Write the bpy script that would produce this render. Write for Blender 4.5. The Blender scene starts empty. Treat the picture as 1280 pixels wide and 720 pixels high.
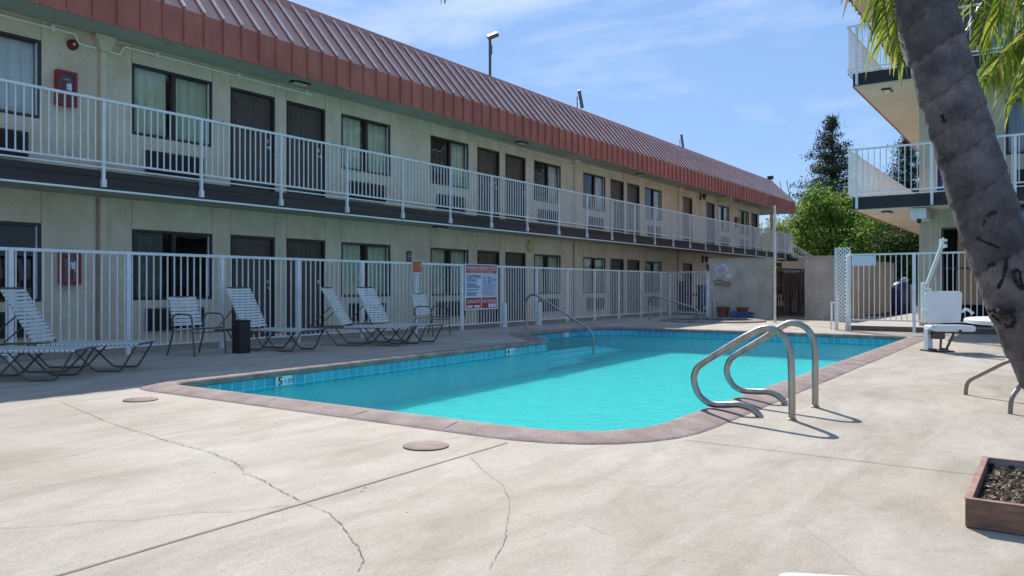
import bpy, bmesh, math, random
from mathutils import Vector, Matrix, Euler
from mathutils.geometry import tessellate_polygon
R = math.radians
random.seed(11)
SC = bpy.context.scene
COL = SC.collection

# ---------------------------------------------------------------- camera
F, CX, HY, CAMH = 980.0, 640.0, 358.0, 1.05
YAW = math.atan(680/980.0)
S, Cc = math.sin(YAW), math.cos(YAW)
cd = bpy.data.cameras.new('camera'); cam = bpy.data.objects.new('camera', cd); COL.objects.link(cam)
cam.location = (0, 0, CAMH); cam.rotation_euler = (R(90), 0, YAW)
cd.sensor_width = 36; cd.lens = F/1280*36; cd.shift_y = -(360-HY)/1280.0
cd.clip_start = 0.05; cd.clip_end = 3000
SC.camera = cam

def at_d(u, v, d):
    x = (u-CX)/F
    return Vector(((-S+Cc*x)*d, (Cc+S*x)*d, CAMH+(HY-v)/F*d))
def on_ground(u, v, z=0.0):
    return at_d(u, v, (CAMH-z)*F/(v-HY))
def on_x(u, v, X):
    return at_d(u, v, X/(-S+Cc*(u-CX)/F))
def on_y(u, v, Y):
    return at_d(u, v, Y/(Cc+S*(u-CX)/F))

# ---------------------------------------------------------------- light
SUN = Vector((-.77, .87, 1.0)).normalized()
w = bpy.data.worlds.new('World'); SC.world = w; w.use_nodes = True
nt = w.node_tree; nt.nodes.clear()
N = nt.nodes.new; L = nt.links.new
out = N('ShaderNodeOutputWorld'); bg = N('ShaderNodeBackground'); sky = N('ShaderNodeTexSky')
sky.sky_type = 'NISHITA'; sky.sun_disc = False
sky.sun_elevation = math.asin(SUN.z); sky.sun_rotation = math.atan2(SUN.x, SUN.y)
sky.air_density = 1.0; sky.dust_density = 0.1; sky.ozone_density = 3.0
tc = N('ShaderNodeTexCoord'); mp = N('ShaderNodeMapping'); mp.inputs['Scale'].default_value = (1.0, 1.6, 4.5)
mp.inputs['Rotation'].default_value = (0.25, 0.35, 0.5)
nz = N('ShaderNodeTexNoise'); nz.inputs['Scale'].default_value = 1.7; nz.inputs['Detail'].default_value = 9
nz.inputs['Roughness'].default_value = .55; nz.inputs['Distortion'].default_value = .6
rp = N('ShaderNodeValToRGB'); rp.color_ramp.elements[0].position = .52; rp.color_ramp.elements[1].position = .78
rp.color_ramp.elements[1].color = (.75, .75, .75, 1)
mx = N('ShaderNodeMix'); mx.data_type = 'RGBA'; mx.inputs[7].default_value = (11.0, 12.2, 14.6, 1)
gm = N('ShaderNodeMix'); gm.data_type = 'RGBA'; gm.inputs[0].default_value = .50; gm.inputs[7].default_value = (4.6, 7.9, 14.6, 1)
L(tc.outputs['Generated'], mp.inputs[0]); L(mp.outputs[0], nz.inputs[0]); L(nz.outputs[0], rp.inputs[0])
L(sky.outputs[0], gm.inputs[6]); L(gm.outputs[2], mx.inputs[6])
L(rp.outputs[0], mx.inputs[0]); L(mx.outputs[2], bg.inputs[0]); L(bg.outputs[0], out.inputs[0])
bg.inputs[1].default_value = .064
sd = bpy.data.lights.new('sun', 'SUN'); sd.energy = 4.6; sd.angle = R(.55); sd.color = (1, .955, .88)
so = bpy.data.objects.new('sun', sd); COL.objects.link(so)
so.rotation_euler = SUN.to_track_quat('Z', 'Y').to_euler(); so.location = (-30, 40, 40)
vs = SC.view_settings; vs.view_transform = 'Standard'; vs.look = 'None'; vs.gamma = 1; vs.exposure = .42
SC.render.engine = 'CYCLES'

# ---------------------------------------------------------------- materials
MATS = {}
def mat(name, c, rough=.7, c2=None, scale=4.0, bump=0.0, bscale=40.0, metal=0.0, spec=.5, detail=4, stretch=(1, 1, 1), lo=.35, hi=.65, streak=0.0, streak_s=(3, 3, .25), grain=0.0):
    if name in MATS: return MATS[name]
    m = bpy.data.materials.new(name); m.use_nodes = True; t = m.node_tree; b = t.nodes['Principled BSDF']
    b.inputs['Base Color'].default_value = (*c, 1); b.inputs['Roughness'].default_value = rough
    b.inputs['Metallic'].default_value = metal; b.inputs['Specular IOR Level'].default_value = spec
    co = t.nodes.new('ShaderNodeTexCoord'); ma = t.nodes.new('ShaderNodeMapping'); ma.inputs['Scale'].default_value = stretch
    t.links.new(co.outputs['Object'], ma.inputs[0])
    if c2:
        n = t.nodes.new('ShaderNodeTexNoise'); n.inputs['Scale'].default_value = scale; n.inputs['Detail'].default_value = detail
        r = t.nodes.new('ShaderNodeValToRGB'); r.color_ramp.elements[0].position = lo; r.color_ramp.elements[1].position = hi
        r.color_ramp.elements[0].color = (*c, 1); r.color_ramp.elements[1].color = (*c2, 1)
        t.links.new(ma.outputs[0], n.inputs[0]); t.links.new(n.outputs[0], r.inputs[0]); t.links.new(r.outputs[0], b.inputs['Base Color'])
    if streak:
        m2 = t.nodes.new('ShaderNodeMapping'); m2.inputs['Scale'].default_value = streak_s
        n = t.nodes.new('ShaderNodeTexNoise'); n.inputs['Scale'].default_value = 1; n.inputs['Detail'].default_value = 9; n.inputs['Roughness'].default_value = .65
        r = t.nodes.new('ShaderNodeValToRGB'); r.color_ramp.elements[0].position = .34; r.color_ramp.elements[1].position = .58
        r.color_ramp.elements[0].color = (1-streak, 1-streak*1.1, 1-streak*1.25, 1); r.color_ramp.elements[1].color = (1, 1, 1, 1)
        x = t.nodes.new('ShaderNodeMix'); x.data_type = 'RGBA'; x.blend_type = 'MULTIPLY'; x.inputs[0].default_value = 1
        src = b.inputs['Base Color'].links[0].from_socket if b.inputs['Base Color'].links else None
        t.links.new(co.outputs['Object'], m2.inputs[0]); t.links.new(m2.outputs[0], n.inputs[0]); t.links.new(n.outputs[0], r.inputs[0])
        if src: t.links.new(src, x.inputs[6])
        else: x.inputs[6].default_value = (*c, 1)
        t.links.new(r.outputs[0], x.inputs[7]); t.links.new(x.outputs[2], b.inputs['Base Color'])
    if grain:
        n = t.nodes.new('ShaderNodeTexNoise'); n.inputs['Scale'].default_value = 48; n.inputs['Detail'].default_value = 3; n.inputs['Roughness'].default_value = .8
        r = t.nodes.new('ShaderNodeValToRGB'); r.color_ramp.elements[0].position = .33; r.color_ramp.elements[1].position = .66
        r.color_ramp.elements[0].color = (1-grain, 1-grain, 1-grain, 1); r.color_ramp.elements[1].color = (1+grain*.5, 1+grain*.5, 1+grain*.5, 1)
        x = t.nodes.new('ShaderNodeMix'); x.data_type = 'RGBA'; x.blend_type = 'MULTIPLY'; x.inputs[0].default_value = 1
        src = b.inputs['Base Color'].links[0].from_socket if b.inputs['Base Color'].links else None
        t.links.new(co.outputs['Object'], n.inputs[0]); t.links.new(n.outputs[0], r.inputs[0])
        if src: t.links.new(src, x.inputs[6])
        else: x.inputs[6].default_value = (*c, 1)
        t.links.new(r.outputs[0], x.inputs[7]); t.links.new(x.outputs[2], b.inputs['Base Color'])
    if bump:
        n = t.nodes.new('ShaderNodeTexNoise'); n.inputs['Scale'].default_value = bscale; n.inputs['Detail'].default_value = 5
        bp = t.nodes.new('ShaderNodeBump'); bp.inputs['Strength'].default_value = bump; bp.inputs['Distance'].default_value = .01
        t.links.new(ma.outputs[0], n.inputs[0]); t.links.new(n.outputs[0], bp.inputs['Height']); t.links.new(bp.outputs[0], b.inputs['Normal'])
    MATS[name] = m; return m

stucco = mat('cream_stucco', (.72, .62, .455), .9, (.80, .705, .54), 2.2, 1.0, 60, detail=14, streak=.13, streak_s=(3, 3, 1.8), grain=.13)
stucco_r = mat('pale_stucco', (.48, .46, .37), .9, (.58, .56, .46), 2.2, 1.0, 70, detail=12, streak=.16, grain=.16)
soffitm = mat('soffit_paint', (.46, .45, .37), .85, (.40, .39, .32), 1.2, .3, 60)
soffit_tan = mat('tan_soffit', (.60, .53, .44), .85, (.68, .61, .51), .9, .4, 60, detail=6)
groove = mat('dark_joint_line', (.30, .27, .19), .9)  # thin dark strips marking the wall joints
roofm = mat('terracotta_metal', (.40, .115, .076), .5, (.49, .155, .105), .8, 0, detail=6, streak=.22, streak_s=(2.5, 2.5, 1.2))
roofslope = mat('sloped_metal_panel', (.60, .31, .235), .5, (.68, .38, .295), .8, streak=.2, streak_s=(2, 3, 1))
seam_m = mat('dark_seam', (.22, .07, .055), .6)
roofcap = mat('roof_cap_metal', (.48, .22, .18), .42, (.55, .28, .23), 1.5)
rib_m = mat('seam_sun_glint', (.92, .76, .70), .3, (.8, .6, .52), 3, spec=.9)  # near-white colour paints sun glints onto the rounded seam tops
flat_roof = mat('roof_gravel', (.3, .28, .26), .95)
white = mat('white_paint', (.84, .84, .85), .38, (.76, .77, .78), 3, .05, 60, streak=.12, streak_s=(5, 5, 5))
white2 = mat('white_plastic', (.80, .80, .77), .32, (.74, .74, .71), 5)
whitemetal = mat('aged_white_metal', (.70, .73, .74), .45, (.60, .62, .62), 9)
dark_fascia = mat('dark_brown_fascia', (.040, .031, .030), .7, (.060, .046, .042), 2.2, .1, 30, stretch=(1, .3, 3))
char_fascia = mat('charcoal_fascia', (.018, .020, .024), .7, (.028, .030, .034), 2, .1, 30)
frame_m = mat('bronze_frame', (.035, .028, .022), .4)
door_m = mat('olive_brown_door', (.078, .062, .05), .5, (.10, .08, .064), 3, .05, 30)
door_red = mat('red_brown_door', (.20, .075, .045), .5, (.24, .095, .06), 3)
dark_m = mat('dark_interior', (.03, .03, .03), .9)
curt_m = mat('cream_curtain', (.74, .76, .60), .9, (.82, .83, .70), 3)
curt_m2 = mat('white_curtain', (.86, .87, .88), .9, (.80, .82, .84), 3)
ac_m = mat('ac_grille', (.014, .014, .014), .6)
ac_m2 = mat('ac_case', (.035, .033, .032), .5)
red_m = mat('red_enamel', (.30, .018, .018), .35, (.24, .016, .018), 6)
steel = mat('brushed_steel', (.46, .43, .38), .34, (.33, .30, .26), 14, .03, 80, metal=1.0, stretch=(1, 1, .3))
chrome = mat('bright_metal', (.7, .7, .7), .2, metal=1.0)
bronze = mat('bronze_tube', (.10, .085, .070), .42, (.14, .12, .10), 10, metal=.3)
strap_m = mat('vinyl_strap', (.62, .63, .58), .5, (.54, .56, .52), 7)
pipe_m = mat('painted_pipe', (.84, .85, .80), .45)
wood_box = mat('painted_planter_wood', (.30, .165, .10), .85, (.18, .105, .068), 9, .5, 60, stretch=(1, 1, 5), detail=8)
wood_red = mat('red_planter_edge', (.26, .12, .09), .8, (.38, .24, .20), 22, .3, 60)
wood_in = mat('grey_planter_inside', (.34, .32, .28), .8, (.26, .24, .2), 7, .2, 40)
soil_m = mat('dark_soil', (.030, .021, .015), 1, (.06, .042, .028), 30, 1, 80)
pot_m = mat('brown_clay_pot', (.15, .065, .042), .8, (.2, .09, .055), 8)
blue_m = mat('blue_fabric', (.045, .12, .27), .8, (.06, .16, .33), 8)
bin_m = mat('violet_blue_plastic', (.035, .035, .12), .38, (.05, .05, .16), 5)
blk_m = mat('black_plastic', (.018, .018, .02), .5)
lid_m = mat('pink_brown_plastic', (.20, .135, .11), .8, (.27, .19, .16), 9, streak=.2, streak_s=(12, 12, 12))
crack_m = mat('crack_dirt', (.13, .11, .088), 1, (.27, .235, .19), 7)
asph = mat('asphalt', (.05, .05, .052), .95, (.075, .073, .07), 1.5, .4, 60)
wall_m = mat('grey_beige_stucco', (.52, .46, .40), .95, (.64, .575, .505), 2.0, 1.0, 70, detail=12, streak=.22, streak_s=(2, 2, 1), grain=.16)
gate_m = mat('brown_gate', (.035, .022, .017), .7, (.055, .035, .026), 6)
awn_m = mat('pale_blue_awning', (.26, .45, .60), .55, (.32, .50, .64), 4)
lampglass = mat('frosted_lens', (.7, .68, .6), .4)
orange_m = mat('orange_sign', (.50, .14, .05), .5)
signred = mat('sign_red', (.42, .035, .025), .5)
signor = mat('sign_orange', (.50, .09, .03), .5)
signblue = mat('sign_blue', (.05, .08, .36), .5)
signwhite = mat('sign_white', (.66, .70, .78), .5)
signpale = mat('sign_pale_grey', (.50, .55, .66), .5)
signblack = mat('sign_black', (.03, .03, .03), .5)
walkm = mat('walkway_concrete', (.36, .33, .30), .9, (.43, .40, .36), 1.5, .4, 50, detail=8)
riserm = mat('dark_riser', (.11, .085, .075), .9, (.16, .13, .11), 5)

def deck_material():
    m = bpy.data.materials.new('pool_deck_concrete'); m.use_nodes = True; t = m.node_tree; b = t.nodes['Principled BSDF']
    nn, ll = t.nodes.new, t.links.new
    co = nn('ShaderNodeTexCoord')
    def noise(scale, detail, stretch=(1, 1, 1), rot=0, dist=0, rough=.5):
        ma = nn('ShaderNodeMapping'); ma.inputs['Scale'].default_value = stretch; ma.inputs['Rotation'].default_value = (0, 0, rot)
        n = nn('ShaderNodeTexNoise'); n.inputs['Scale'].default_value = scale; n.inputs['Detail'].default_value = detail
        n.inputs['Distortion'].default_value = dist; n.inputs['Roughness'].default_value = rough
        ll(co.outputs['Object'], ma.inputs[0]); ll(ma.outputs[0], n.inputs[0]); return n.outputs[0]
    def ramp(src, p0, c0, p1, c1):
        r = nn('ShaderNodeValToRGB'); e = r.color_ramp.elements
        e[0].position = p0; e[0].color = (*c0, 1); e[1].position = p1; e[1].color = (*c1, 1); ll(src, r.inputs[0]); return r.outputs[0]
    def mixc(f, a, c, mode='MIX'):
        x = nn('ShaderNodeMix'); x.data_type = 'RGBA'; x.blend_type = mode
        if isinstance(f, float): x.inputs[0].default_value = f
        else: ll(f, x.inputs[0])
        ll(a, x.inputs[6])
        if isinstance(c, tuple): x.inputs[7].default_value = (*c, 1)
        else: ll(c, x.inputs[7])
        return x.outputs[2]
    base = ramp(noise(.55, 8, dist=.4, rough=.6), .30, (.385, .332, .268), .68, (.480, .440, .375))
    st = ramp(noise(2.6, 8, (1, .35, 1), .7, .8, .62), .38, (.82, .80, .77), .60, (1.03, 1.025, 1.02))
    c = mixc(1.0, base, st, 'MULTIPLY')
    st2 = ramp(noise(9, 10, (1, .5, 1), .4, 1.5, .7), .36, (.91, .905, .89), .62, (1.03, 1.03, 1.03))
    c = mixc(1.0, c, st2, 'MULTIPLY')
    gr = ramp(noise(70, 4, rough=.85), .30, (.76, .755, .75), .62, (1.09, 1.09, 1.09))
    c = mixc(1.0, c, gr, 'MULTIPLY')
    # hairline stain network
    vo = nn('ShaderNodeTexVoronoi'); vo.feature = 'DISTANCE_TO_EDGE'; vo.inputs['Scale'].default_value = .8
    wn = nn('ShaderNodeTexNoise'); wn.inputs['Scale'].default_value = 1.5; wn.inputs['Detail'].default_value = 8
    va = nn('ShaderNodeVectorMath'); va.operation = 'MULTIPLY_ADD'; va.inputs[1].default_value = (.9, .9, .9)
    ll(co.outputs['Object'], wn.inputs[0]); ll(wn.outputs[1], va.inputs[0]); ll(co.outputs['Object'], va.inputs[2]); ll(va.outputs[0], vo.inputs[0])
    hl = ramp(vo.outputs['Distance'], .0, (1, 1, 1), .035, (0, 0, 0))
    msk = ramp(noise(.5, 3), .50, (0, 0, 0), .62, (.38, .38, .38))
    hm = mixc(1.0, hl, msk, 'MULTIPLY')
    c = mixc(hm, c, (.36, .31, .25))
    # specks
    v2 = nn('ShaderNodeTexVoronoi'); v2.inputs['Scale'].default_value = 5.0; ll(co.outputs['Object'], v2.inputs[0])
    sp = ramp(v2.outputs['Distance'], .045, (1, 1, 1), .062, (0, 0, 0))
    m2 = ramp(noise(2.3, 2), .54, (0, 0, 0), .60, (1, 1, 1)); sm = mixc(1.0, sp, m2, 'MULTIPLY')
    c = mixc(sm, c, (.05, .042, .035))
    v3 = nn('ShaderNodeTexVoronoi'); v3.inputs['Scale'].default_value = 22.0; ll(co.outputs['Object'], v3.inputs[0])
    sp3 = ramp(v3.outputs['Distance'], .08, (.8, .8, .8), .13, (0, 0, 0))
    m3 = ramp(noise(.9, 2, (1.2, 1, 1)), .5, (0, 0, 0), .62, (1, 1, 1)); s3 = mixc(1.0, sp3, m3, 'MULTIPLY')
    c = mixc(s3, c, (.16, .13, .11))
    ll(c, b.inputs['Base Color']); b.inputs['Roughness'].default_value = .78; b.inputs['Specular IOR Level'].default_value = .3
    bp = nn('ShaderNodeBump'); bp.inputs['Strength'].default_value = .35; bp.inputs['Distance'].default_value = .006
    ll(noise(60, 8, rough=.7), bp.inputs['Height']); ll(bp.outputs[0], b.inputs['Normal'])
    return m
deck_m = deck_material()
coping_m = mat('pink_coping', (.215, .145, .13), .85, (.36, .275, .25), 4.0, .6, 70, detail=12, lo=.3, hi=.7, streak=.18, streak_s=(6, 6, 6), grain=.22)

def tile_material():
    m = bpy.data.materials.new('blue_pool_tile'); m.use_nodes = True; t = m.node_tree; b = t.nodes['Principled BSDF']
    uv = t.nodes.new('ShaderNodeUVMap'); br = t.nodes.new('ShaderNodeTexBrick'); br.offset = 0
    br.inputs['Color1'].default_value = (.05, .33, .50, 1); br.inputs['Color2'].default_value = (.10, .42, .56, 1)
    br.inputs['Mortar'].default_value = (.42, .62, .62, 1); br.inputs['Scale'].default_value = 1
    br.inputs['Mortar Size'].default_value = .006; br.inputs['Brick Width'].default_value = .155; br.inputs['Row Height'].default_value = .155
    t.links.new(uv.outputs[0], br.inputs[0]); t.links.new(br.outputs[0], b.inputs['Base Color']); b.inputs['Roughness'].default_value = .25
    return m
tile_m = tile_material()
plaster = mat('turquoise_plaster', (.37, .69, .70), .8, (.45, .76, .76), 3.5, detail=5)  # lighter mottling painted into the colour for ripple light on the water
_pb = plaster.node_tree.nodes['Principled BSDF']; _pb.subsurface_method = 'BURLEY'; _pb.inputs['Subsurface Weight'].default_value = .8; _pb.inputs['Subsurface Radius'].default_value = (.6, 1, 1); _pb.inputs['Subsurface Scale'].default_value = 2.4
step_line = mat('step_edge_tile', (.16, .42, .46), .5)

def water_material():
    m = bpy.data.materials.new('pool_water'); m.use_nodes = True; t = m.node_tree; t.nodes.clear()
    nn, ll = t.nodes.new, t.links.new
    o = nn('ShaderNodeOutputMaterial'); tr = nn('ShaderNodeBsdfTransparent'); tr.inputs[0].default_value = (.38, .945, .91, 1)
    gl = nn('ShaderNodeBsdfGlossy'); gl.inputs['Roughness'].default_value = .04; gl.inputs[0].default_value = (.8, .95, 1, 1)
    mxs = nn('ShaderNodeMixShader'); fr = nn('ShaderNodeFresnel'); fr.inputs[0].default_value = 1.33
    mm = nn('ShaderNodeMath'); mm.operation = 'MULTIPLY'; mm.inputs[1].default_value = .8
    mn = nn('ShaderNodeMath'); mn.operation = 'MINIMUM'; mn.inputs[1].default_value = .36
    co = nn('ShaderNodeTexCoord'); n = nn('ShaderNodeTexNoise'); n.inputs['Scale'].default_value = 3.2; n.inputs['Detail'].default_value = 4
    n2 = nn('ShaderNodeTexNoise'); n2.inputs['Scale'].default_value = 17; n2.inputs['Detail'].default_value = 2
    ad = nn('ShaderNodeMath'); ad.operation = 'ADD'
    bp = nn('ShaderNodeBump'); bp.inputs['Strength'].default_value = .55; bp.inputs['Distance'].default_value = .02
    ll(co.outputs['Object'], n.inputs[0]); ll(co.outputs['Object'], n2.inputs[0]); ll(n.outputs[0], ad.inputs[0]); ll(n2.outputs[0], ad.inputs[1])
    ll(ad.outputs[0], bp.inputs['Height']); ll(bp.outputs[0], gl.inputs['Normal']); ll(bp.outputs[0], fr.inputs['Normal'])
    ll(fr.outputs[0], mm.inputs[0]); ll(mm.outputs[0], mn.inputs[0]); ll(mn.outputs[0], mxs.inputs[0])
    ll(tr.outputs[0], mxs.inputs[1]); ll(gl.outputs[0], mxs.inputs[2]); ll(mxs.outputs[0], o.inputs[0])
    return m
water_m = water_material()

def glass_material(name, tint, fac):
    m = bpy.data.materials.new(name); m.use_nodes = True; t = m.node_tree; t.nodes.clear()
    nn, ll = t.nodes.new, t.links.new
    o = nn('ShaderNodeOutputMaterial'); tr = nn('ShaderNodeBsdfTransparent'); tr.inputs[0].default_value = (*tint, 1)
    gl = nn('ShaderNodeBsdfGlossy'); gl.inputs['Roughness'].default_value = .015; gl.inputs[0].default_value = (.9, .95, 1, 1)
    fr = nn('ShaderNodeFresnel'); fr.inputs[0].default_value = 1.5
    ad = nn('ShaderNodeMath'); ad.operation = 'ADD'; ad.inputs[1].default_value = fac
    co = nn('ShaderNodeTexCoord'); n = nn('ShaderNodeTexNoise'); n.inputs['Scale'].default_value = 1.3
    bp = nn('ShaderNodeBump'); bp.inputs['Strength'].default_value = .15; bp.inputs['Distance'].default_value = .05
    ll(co.outputs['Object'], n.inputs[0]); ll(n.outputs[0], bp.inputs['Height']); ll(bp.outputs[0], gl.inputs['Normal'])
    mxs = nn('ShaderNodeMixShader'); ll(fr.outputs[0], ad.inputs[0]); ll(ad.outputs[0], mxs.inputs[0])
    ll(tr.outputs[0], mxs.inputs[1]); ll(gl.outputs[0], mxs.inputs[2]); ll(mxs.outputs[0], o.inputs[0])
    return m
glass_m = glass_material('window_glass', (.88, .92, .88), .015)
glass_d = glass_material('dark_window_glass', (.40, .43, .43), .0)

def leaf_material(name, cols, rough=.6, trans=.25):
    m = bpy.data.materials.new(name); m.use_nodes = True; t = m.node_tree; t.nodes.clear()
    nn, ll = t.nodes.new, t.links.new
    o = nn('ShaderNodeOutputMaterial'); g = nn('ShaderNodeNewGeometry'); r = nn('ShaderNodeValToRGB')
    e = r.color_ramp.elements
    while len(e) < len(cols): e.new(.5)
    for i, c in enumerate(cols): e[i].position = i/(len(cols)-1); e[i].color = (*c, 1)
    ll(g.outputs['Random Per Island'], r.inputs[0])
    d = nn('ShaderNodeBsdfPrincipled'); d.inputs['Roughness'].default_value = rough; d.inputs['Specular IOR Level'].default_value = .3
    tl = nn('ShaderNodeBsdfTranslucent'); mxs = nn('ShaderNodeMixShader'); mxs.inputs[0].default_value = trans
    ll(r.outputs[0], d.inputs['Base Color']); ll(r.outputs[0], tl.inputs[0]); ll(d.outputs[0], mxs.inputs[1]); ll(tl.outputs[0], mxs.inputs[2]); ll(mxs.outputs[0], o.inputs[0])
    return m
leaf_green = leaf_material('fresh_green_leaves', [(.035, .08, .010), (.10, .20, .022), (.20, .32, .04), (.34, .42, .08)], trans=.4)
leaf_yel = leaf_material('yellow_green_leaves', [(.14, .20, .025), (.26, .31, .045), (.38, .36, .07)], trans=.4)
leaf_dark = leaf_material('dark_conifer_needles', [(.022, .040, .022), (.045, .072, .036), (.085, .11, .055)], trans=.15)
leaf_mid = leaf_material('deep_green_leaves', [(.03, .06, .012), (.06, .10, .018), (.10, .14, .03)], trans=.3)  # darker green for some trees and the distant band
palm_leaf = leaf_material('palm_leaflets', [(.07, .15, .02), (.14, .25, .03), (.28, .36, .04), (.46, .42, .07), (.10, .20, .03), (.50, .46, .16)], rough=.35, trans=.5)
palm_dry = leaf_material('dry_palm_leaflets', [(.30, .22, .10), (.38, .30, .15), (.24, .16, .07)], trans=.3)
mulch_m = leaf_material('dry_leaf_litter', [(.09, .06, .04), (.26, .19, .12), (.46, .38, .27), (.16, .11, .075), (.58, .50, .38)], rough=.9, trans=0.05)
bark_m = mat('tree_bark', (.05, .038, .028), .9, (.08, .06, .045), 8, .5, 30)

# ---------------------------------------------------------------- mesh helpers
class MB:
    def __init__(s): s.V = []; s.F = []; s.M = []; s.UV = {}
    def quad(s, a, b, c, d, m=0):
        i = len(s.V); s.V += [tuple(a), tuple(b), tuple(c), tuple(d)]; s.F.append((i, i+1, i+2, i+3)); s.M.append(m)
    def tri(s, a, b, c, m=0):
        i = len(s.V); s.V += [tuple(a), tuple(b), tuple(c)]; s.F.append((i, i+1, i+2)); s.M.append(m)
    def box(s, x0, y0, z0, x1, y1, z1, m=0, mx=None):
        if x0 > x1: x0, x1 = x1, x0
        if y0 > y1: y0, y1 = y1, y0
        if z0 > z1: z0, z1 = z1, z0
        i = len(s.V)
        vs = [(x0,y0,z0),(x1,y0,z0),(x1,y1,z0),(x0,y1,z0),(x0,y0,z1),(x1,y0,z1),(x1,y1,z1),(x0,y1,z1)]
        if mx is not None: vs = [tuple(mx @ Vector(v)) for v in vs]
        s.V += vs
        for f in ((0,3,2,1),(4,5,6,7),(0,1,5,4),(1,2,6,5),(2,3,7,6),(3,0,4,7)):
            s.F.append(tuple(i+k for k in f)); s.M.append(m)
    def bar(s, p, q, wd, ht, m=0, up=(0, 0, 1)):
        p, q = Vector(p), Vector(q); d = (q-p); ln = d.length; d.normalize(); u = Vector(up)
        if abs(d.dot(u)) > .98: u = Vector((1, 0, 0))
        sd_ = d.cross(u).normalized(); u = sd_.cross(d).normalized()
        mx = Matrix((( d.x, sd_.x, u.x, p.x), (d.y, sd_.y, u.y, p.y), (d.z, sd_.z, u.z, p.z), (0, 0, 0, 1)))
        s.box(0, -wd/2, -ht/2, ln, wd/2, ht/2, m, mx)
    def tube(s, pts, r, n=8, m=0, cap=True, closed=False):
        pts = [Vector(p) for p in pts]; k = len(pts)
        rs = r if isinstance(r, (list, tuple)) else [r]*k
        i0 = len(s.V); prev = None
        for j, p in enumerate(pts):
            if closed: t = (pts[(j+1) % k]-pts[j-1]).normalized()
            elif j == 0: t = (pts[1]-p).normalized()
            elif j == k-1: t = (p-pts[j-1]).normalized()
            else: t = ((pts[j+1]-p).normalized()+(p-pts[j-1]).normalized()).normalized()
            if prev is None:
                a = Vector((0, 0, 1)) if abs(t.z) < .9 else Vector((1, 0, 0)); x = t.cross(a).normalized()
            else:
                x = (prev - t*prev.dot(t)); x = x.normalized() if x.length > 1e-6 else t.orthogonal().normalized()
            prev = x; y = t.cross(x)
            for q in range(n):
                an = 2*math.pi*q/n; s.V.append(tuple(p+(x*math.cos(an)+y*math.sin(an))*rs[j]))
        for j in range(k if closed else k-1):
            for q in range(n):
                a = i0+j*n+q; b = i0+j*n+(q+1) % n; c_ = i0+((j+1) % k)*n+(q+1) % n; d_ = i0+((j+1) % k)*n+q
                s.F.append((a, b, c_, d_)); s.M.append(m)
        if cap and not closed:
            s.F.append(tuple(i0+q for q in range(n))[::-1]); s.M.append(m)
            s.F.append(tuple(i0+(k-1)*n+q for q in range(n))); s.M.append(m)
    def lathe(s, prof, n=24, m=0, c=(0, 0), caps=True):
        i0 = len(s.V); k = len(prof)
        for (r, z) in prof:
            for q in range(n):
                a = 2*math.pi*q/n; s.V.append((c[0]+r*math.cos(a), c[1]+r*math.sin(a), z))
        for j in range(k-1):
            for q in range(n):
                s.F.append((i0+j*n+q, i0+j*n+(q+1) % n, i0+(j+1)*n+(q+1) % n, i0+(j+1)*n+q)); s.M.append(m)
        if caps:
            s.F.append(tuple(i0+q for q in range(n))[::-1]); s.M.append(m)
            s.F.append(tuple(i0+(k-1)*n+q for q in range(n))); s.M.append(m)
    def prism(s, pts, z0, z1, m=0, f=None):
        """polygon pts (2-D) extruded from z0 to z1, f maps (a,b,c)->xyz"""
        f = f or (lambda a, b, c_: (a, b, c_)); i = len(s.V); n = len(pts)
        s.V += [tuple(f(a, b, z0)) for a, b in pts]+[tuple(f(a, b, z1)) for a, b in pts]
        s.F.append(tuple(range(i+n-1, i-1, -1))); s.M.append(m)
        s.F.append(tuple(range(i+n, i+2*n))); s.M.append(m)
        for q in range(n):
            s.F.append((i+q, i+(q+1) % n, i+n+(q+1) % n, i+n+q)); s.M.append(m)
    def build(s, name, mats, parent=None, smooth=False, world=False, bevel=0, recalc=False, loc=None):
        if not isinstance(mats, (list, tuple)): mats = [mats]
        V = s.V
        if world and parent is not None:
            r = parent
            while r.parent: r = r.parent
            o = r.location; V = [(a-o.x, b-o.y, c_-o.z) for a, b, c_ in V]
        me = bpy.data.meshes.new(name); me.from_pydata(V, [], s.F); me.update()
        for mm in mats: me.materials.append(mm)
        me.polygons.foreach_set('material_index', s.M)
        if bevel or recalc:
            b = bmesh.new(); b.from_mesh(me)
            if recalc: bmesh.ops.recalc_face_normals(b, faces=b.faces)
            if bevel:
                bmesh.ops.bevel(b, geom=[e for e in b.edges if len(e.link_faces) == 2 and e.calc_face_angle(0) > .6], offset=bevel, segments=2, affect='EDGES', profile=.6)
            b.to_mesh(me); b.free()
        if smooth:
            me.polygons.foreach_set('use_smooth', [True]*len(me.polygons))
            try: me.set_sharp_from_angle(angle=R(42))
            except Exception: pass
        ob = bpy.data.objects.new(name, me); COL.objects.link(ob)
        if parent is not None: ob.parent = parent
        if loc is not None: ob.location = loc
        return ob

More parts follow.
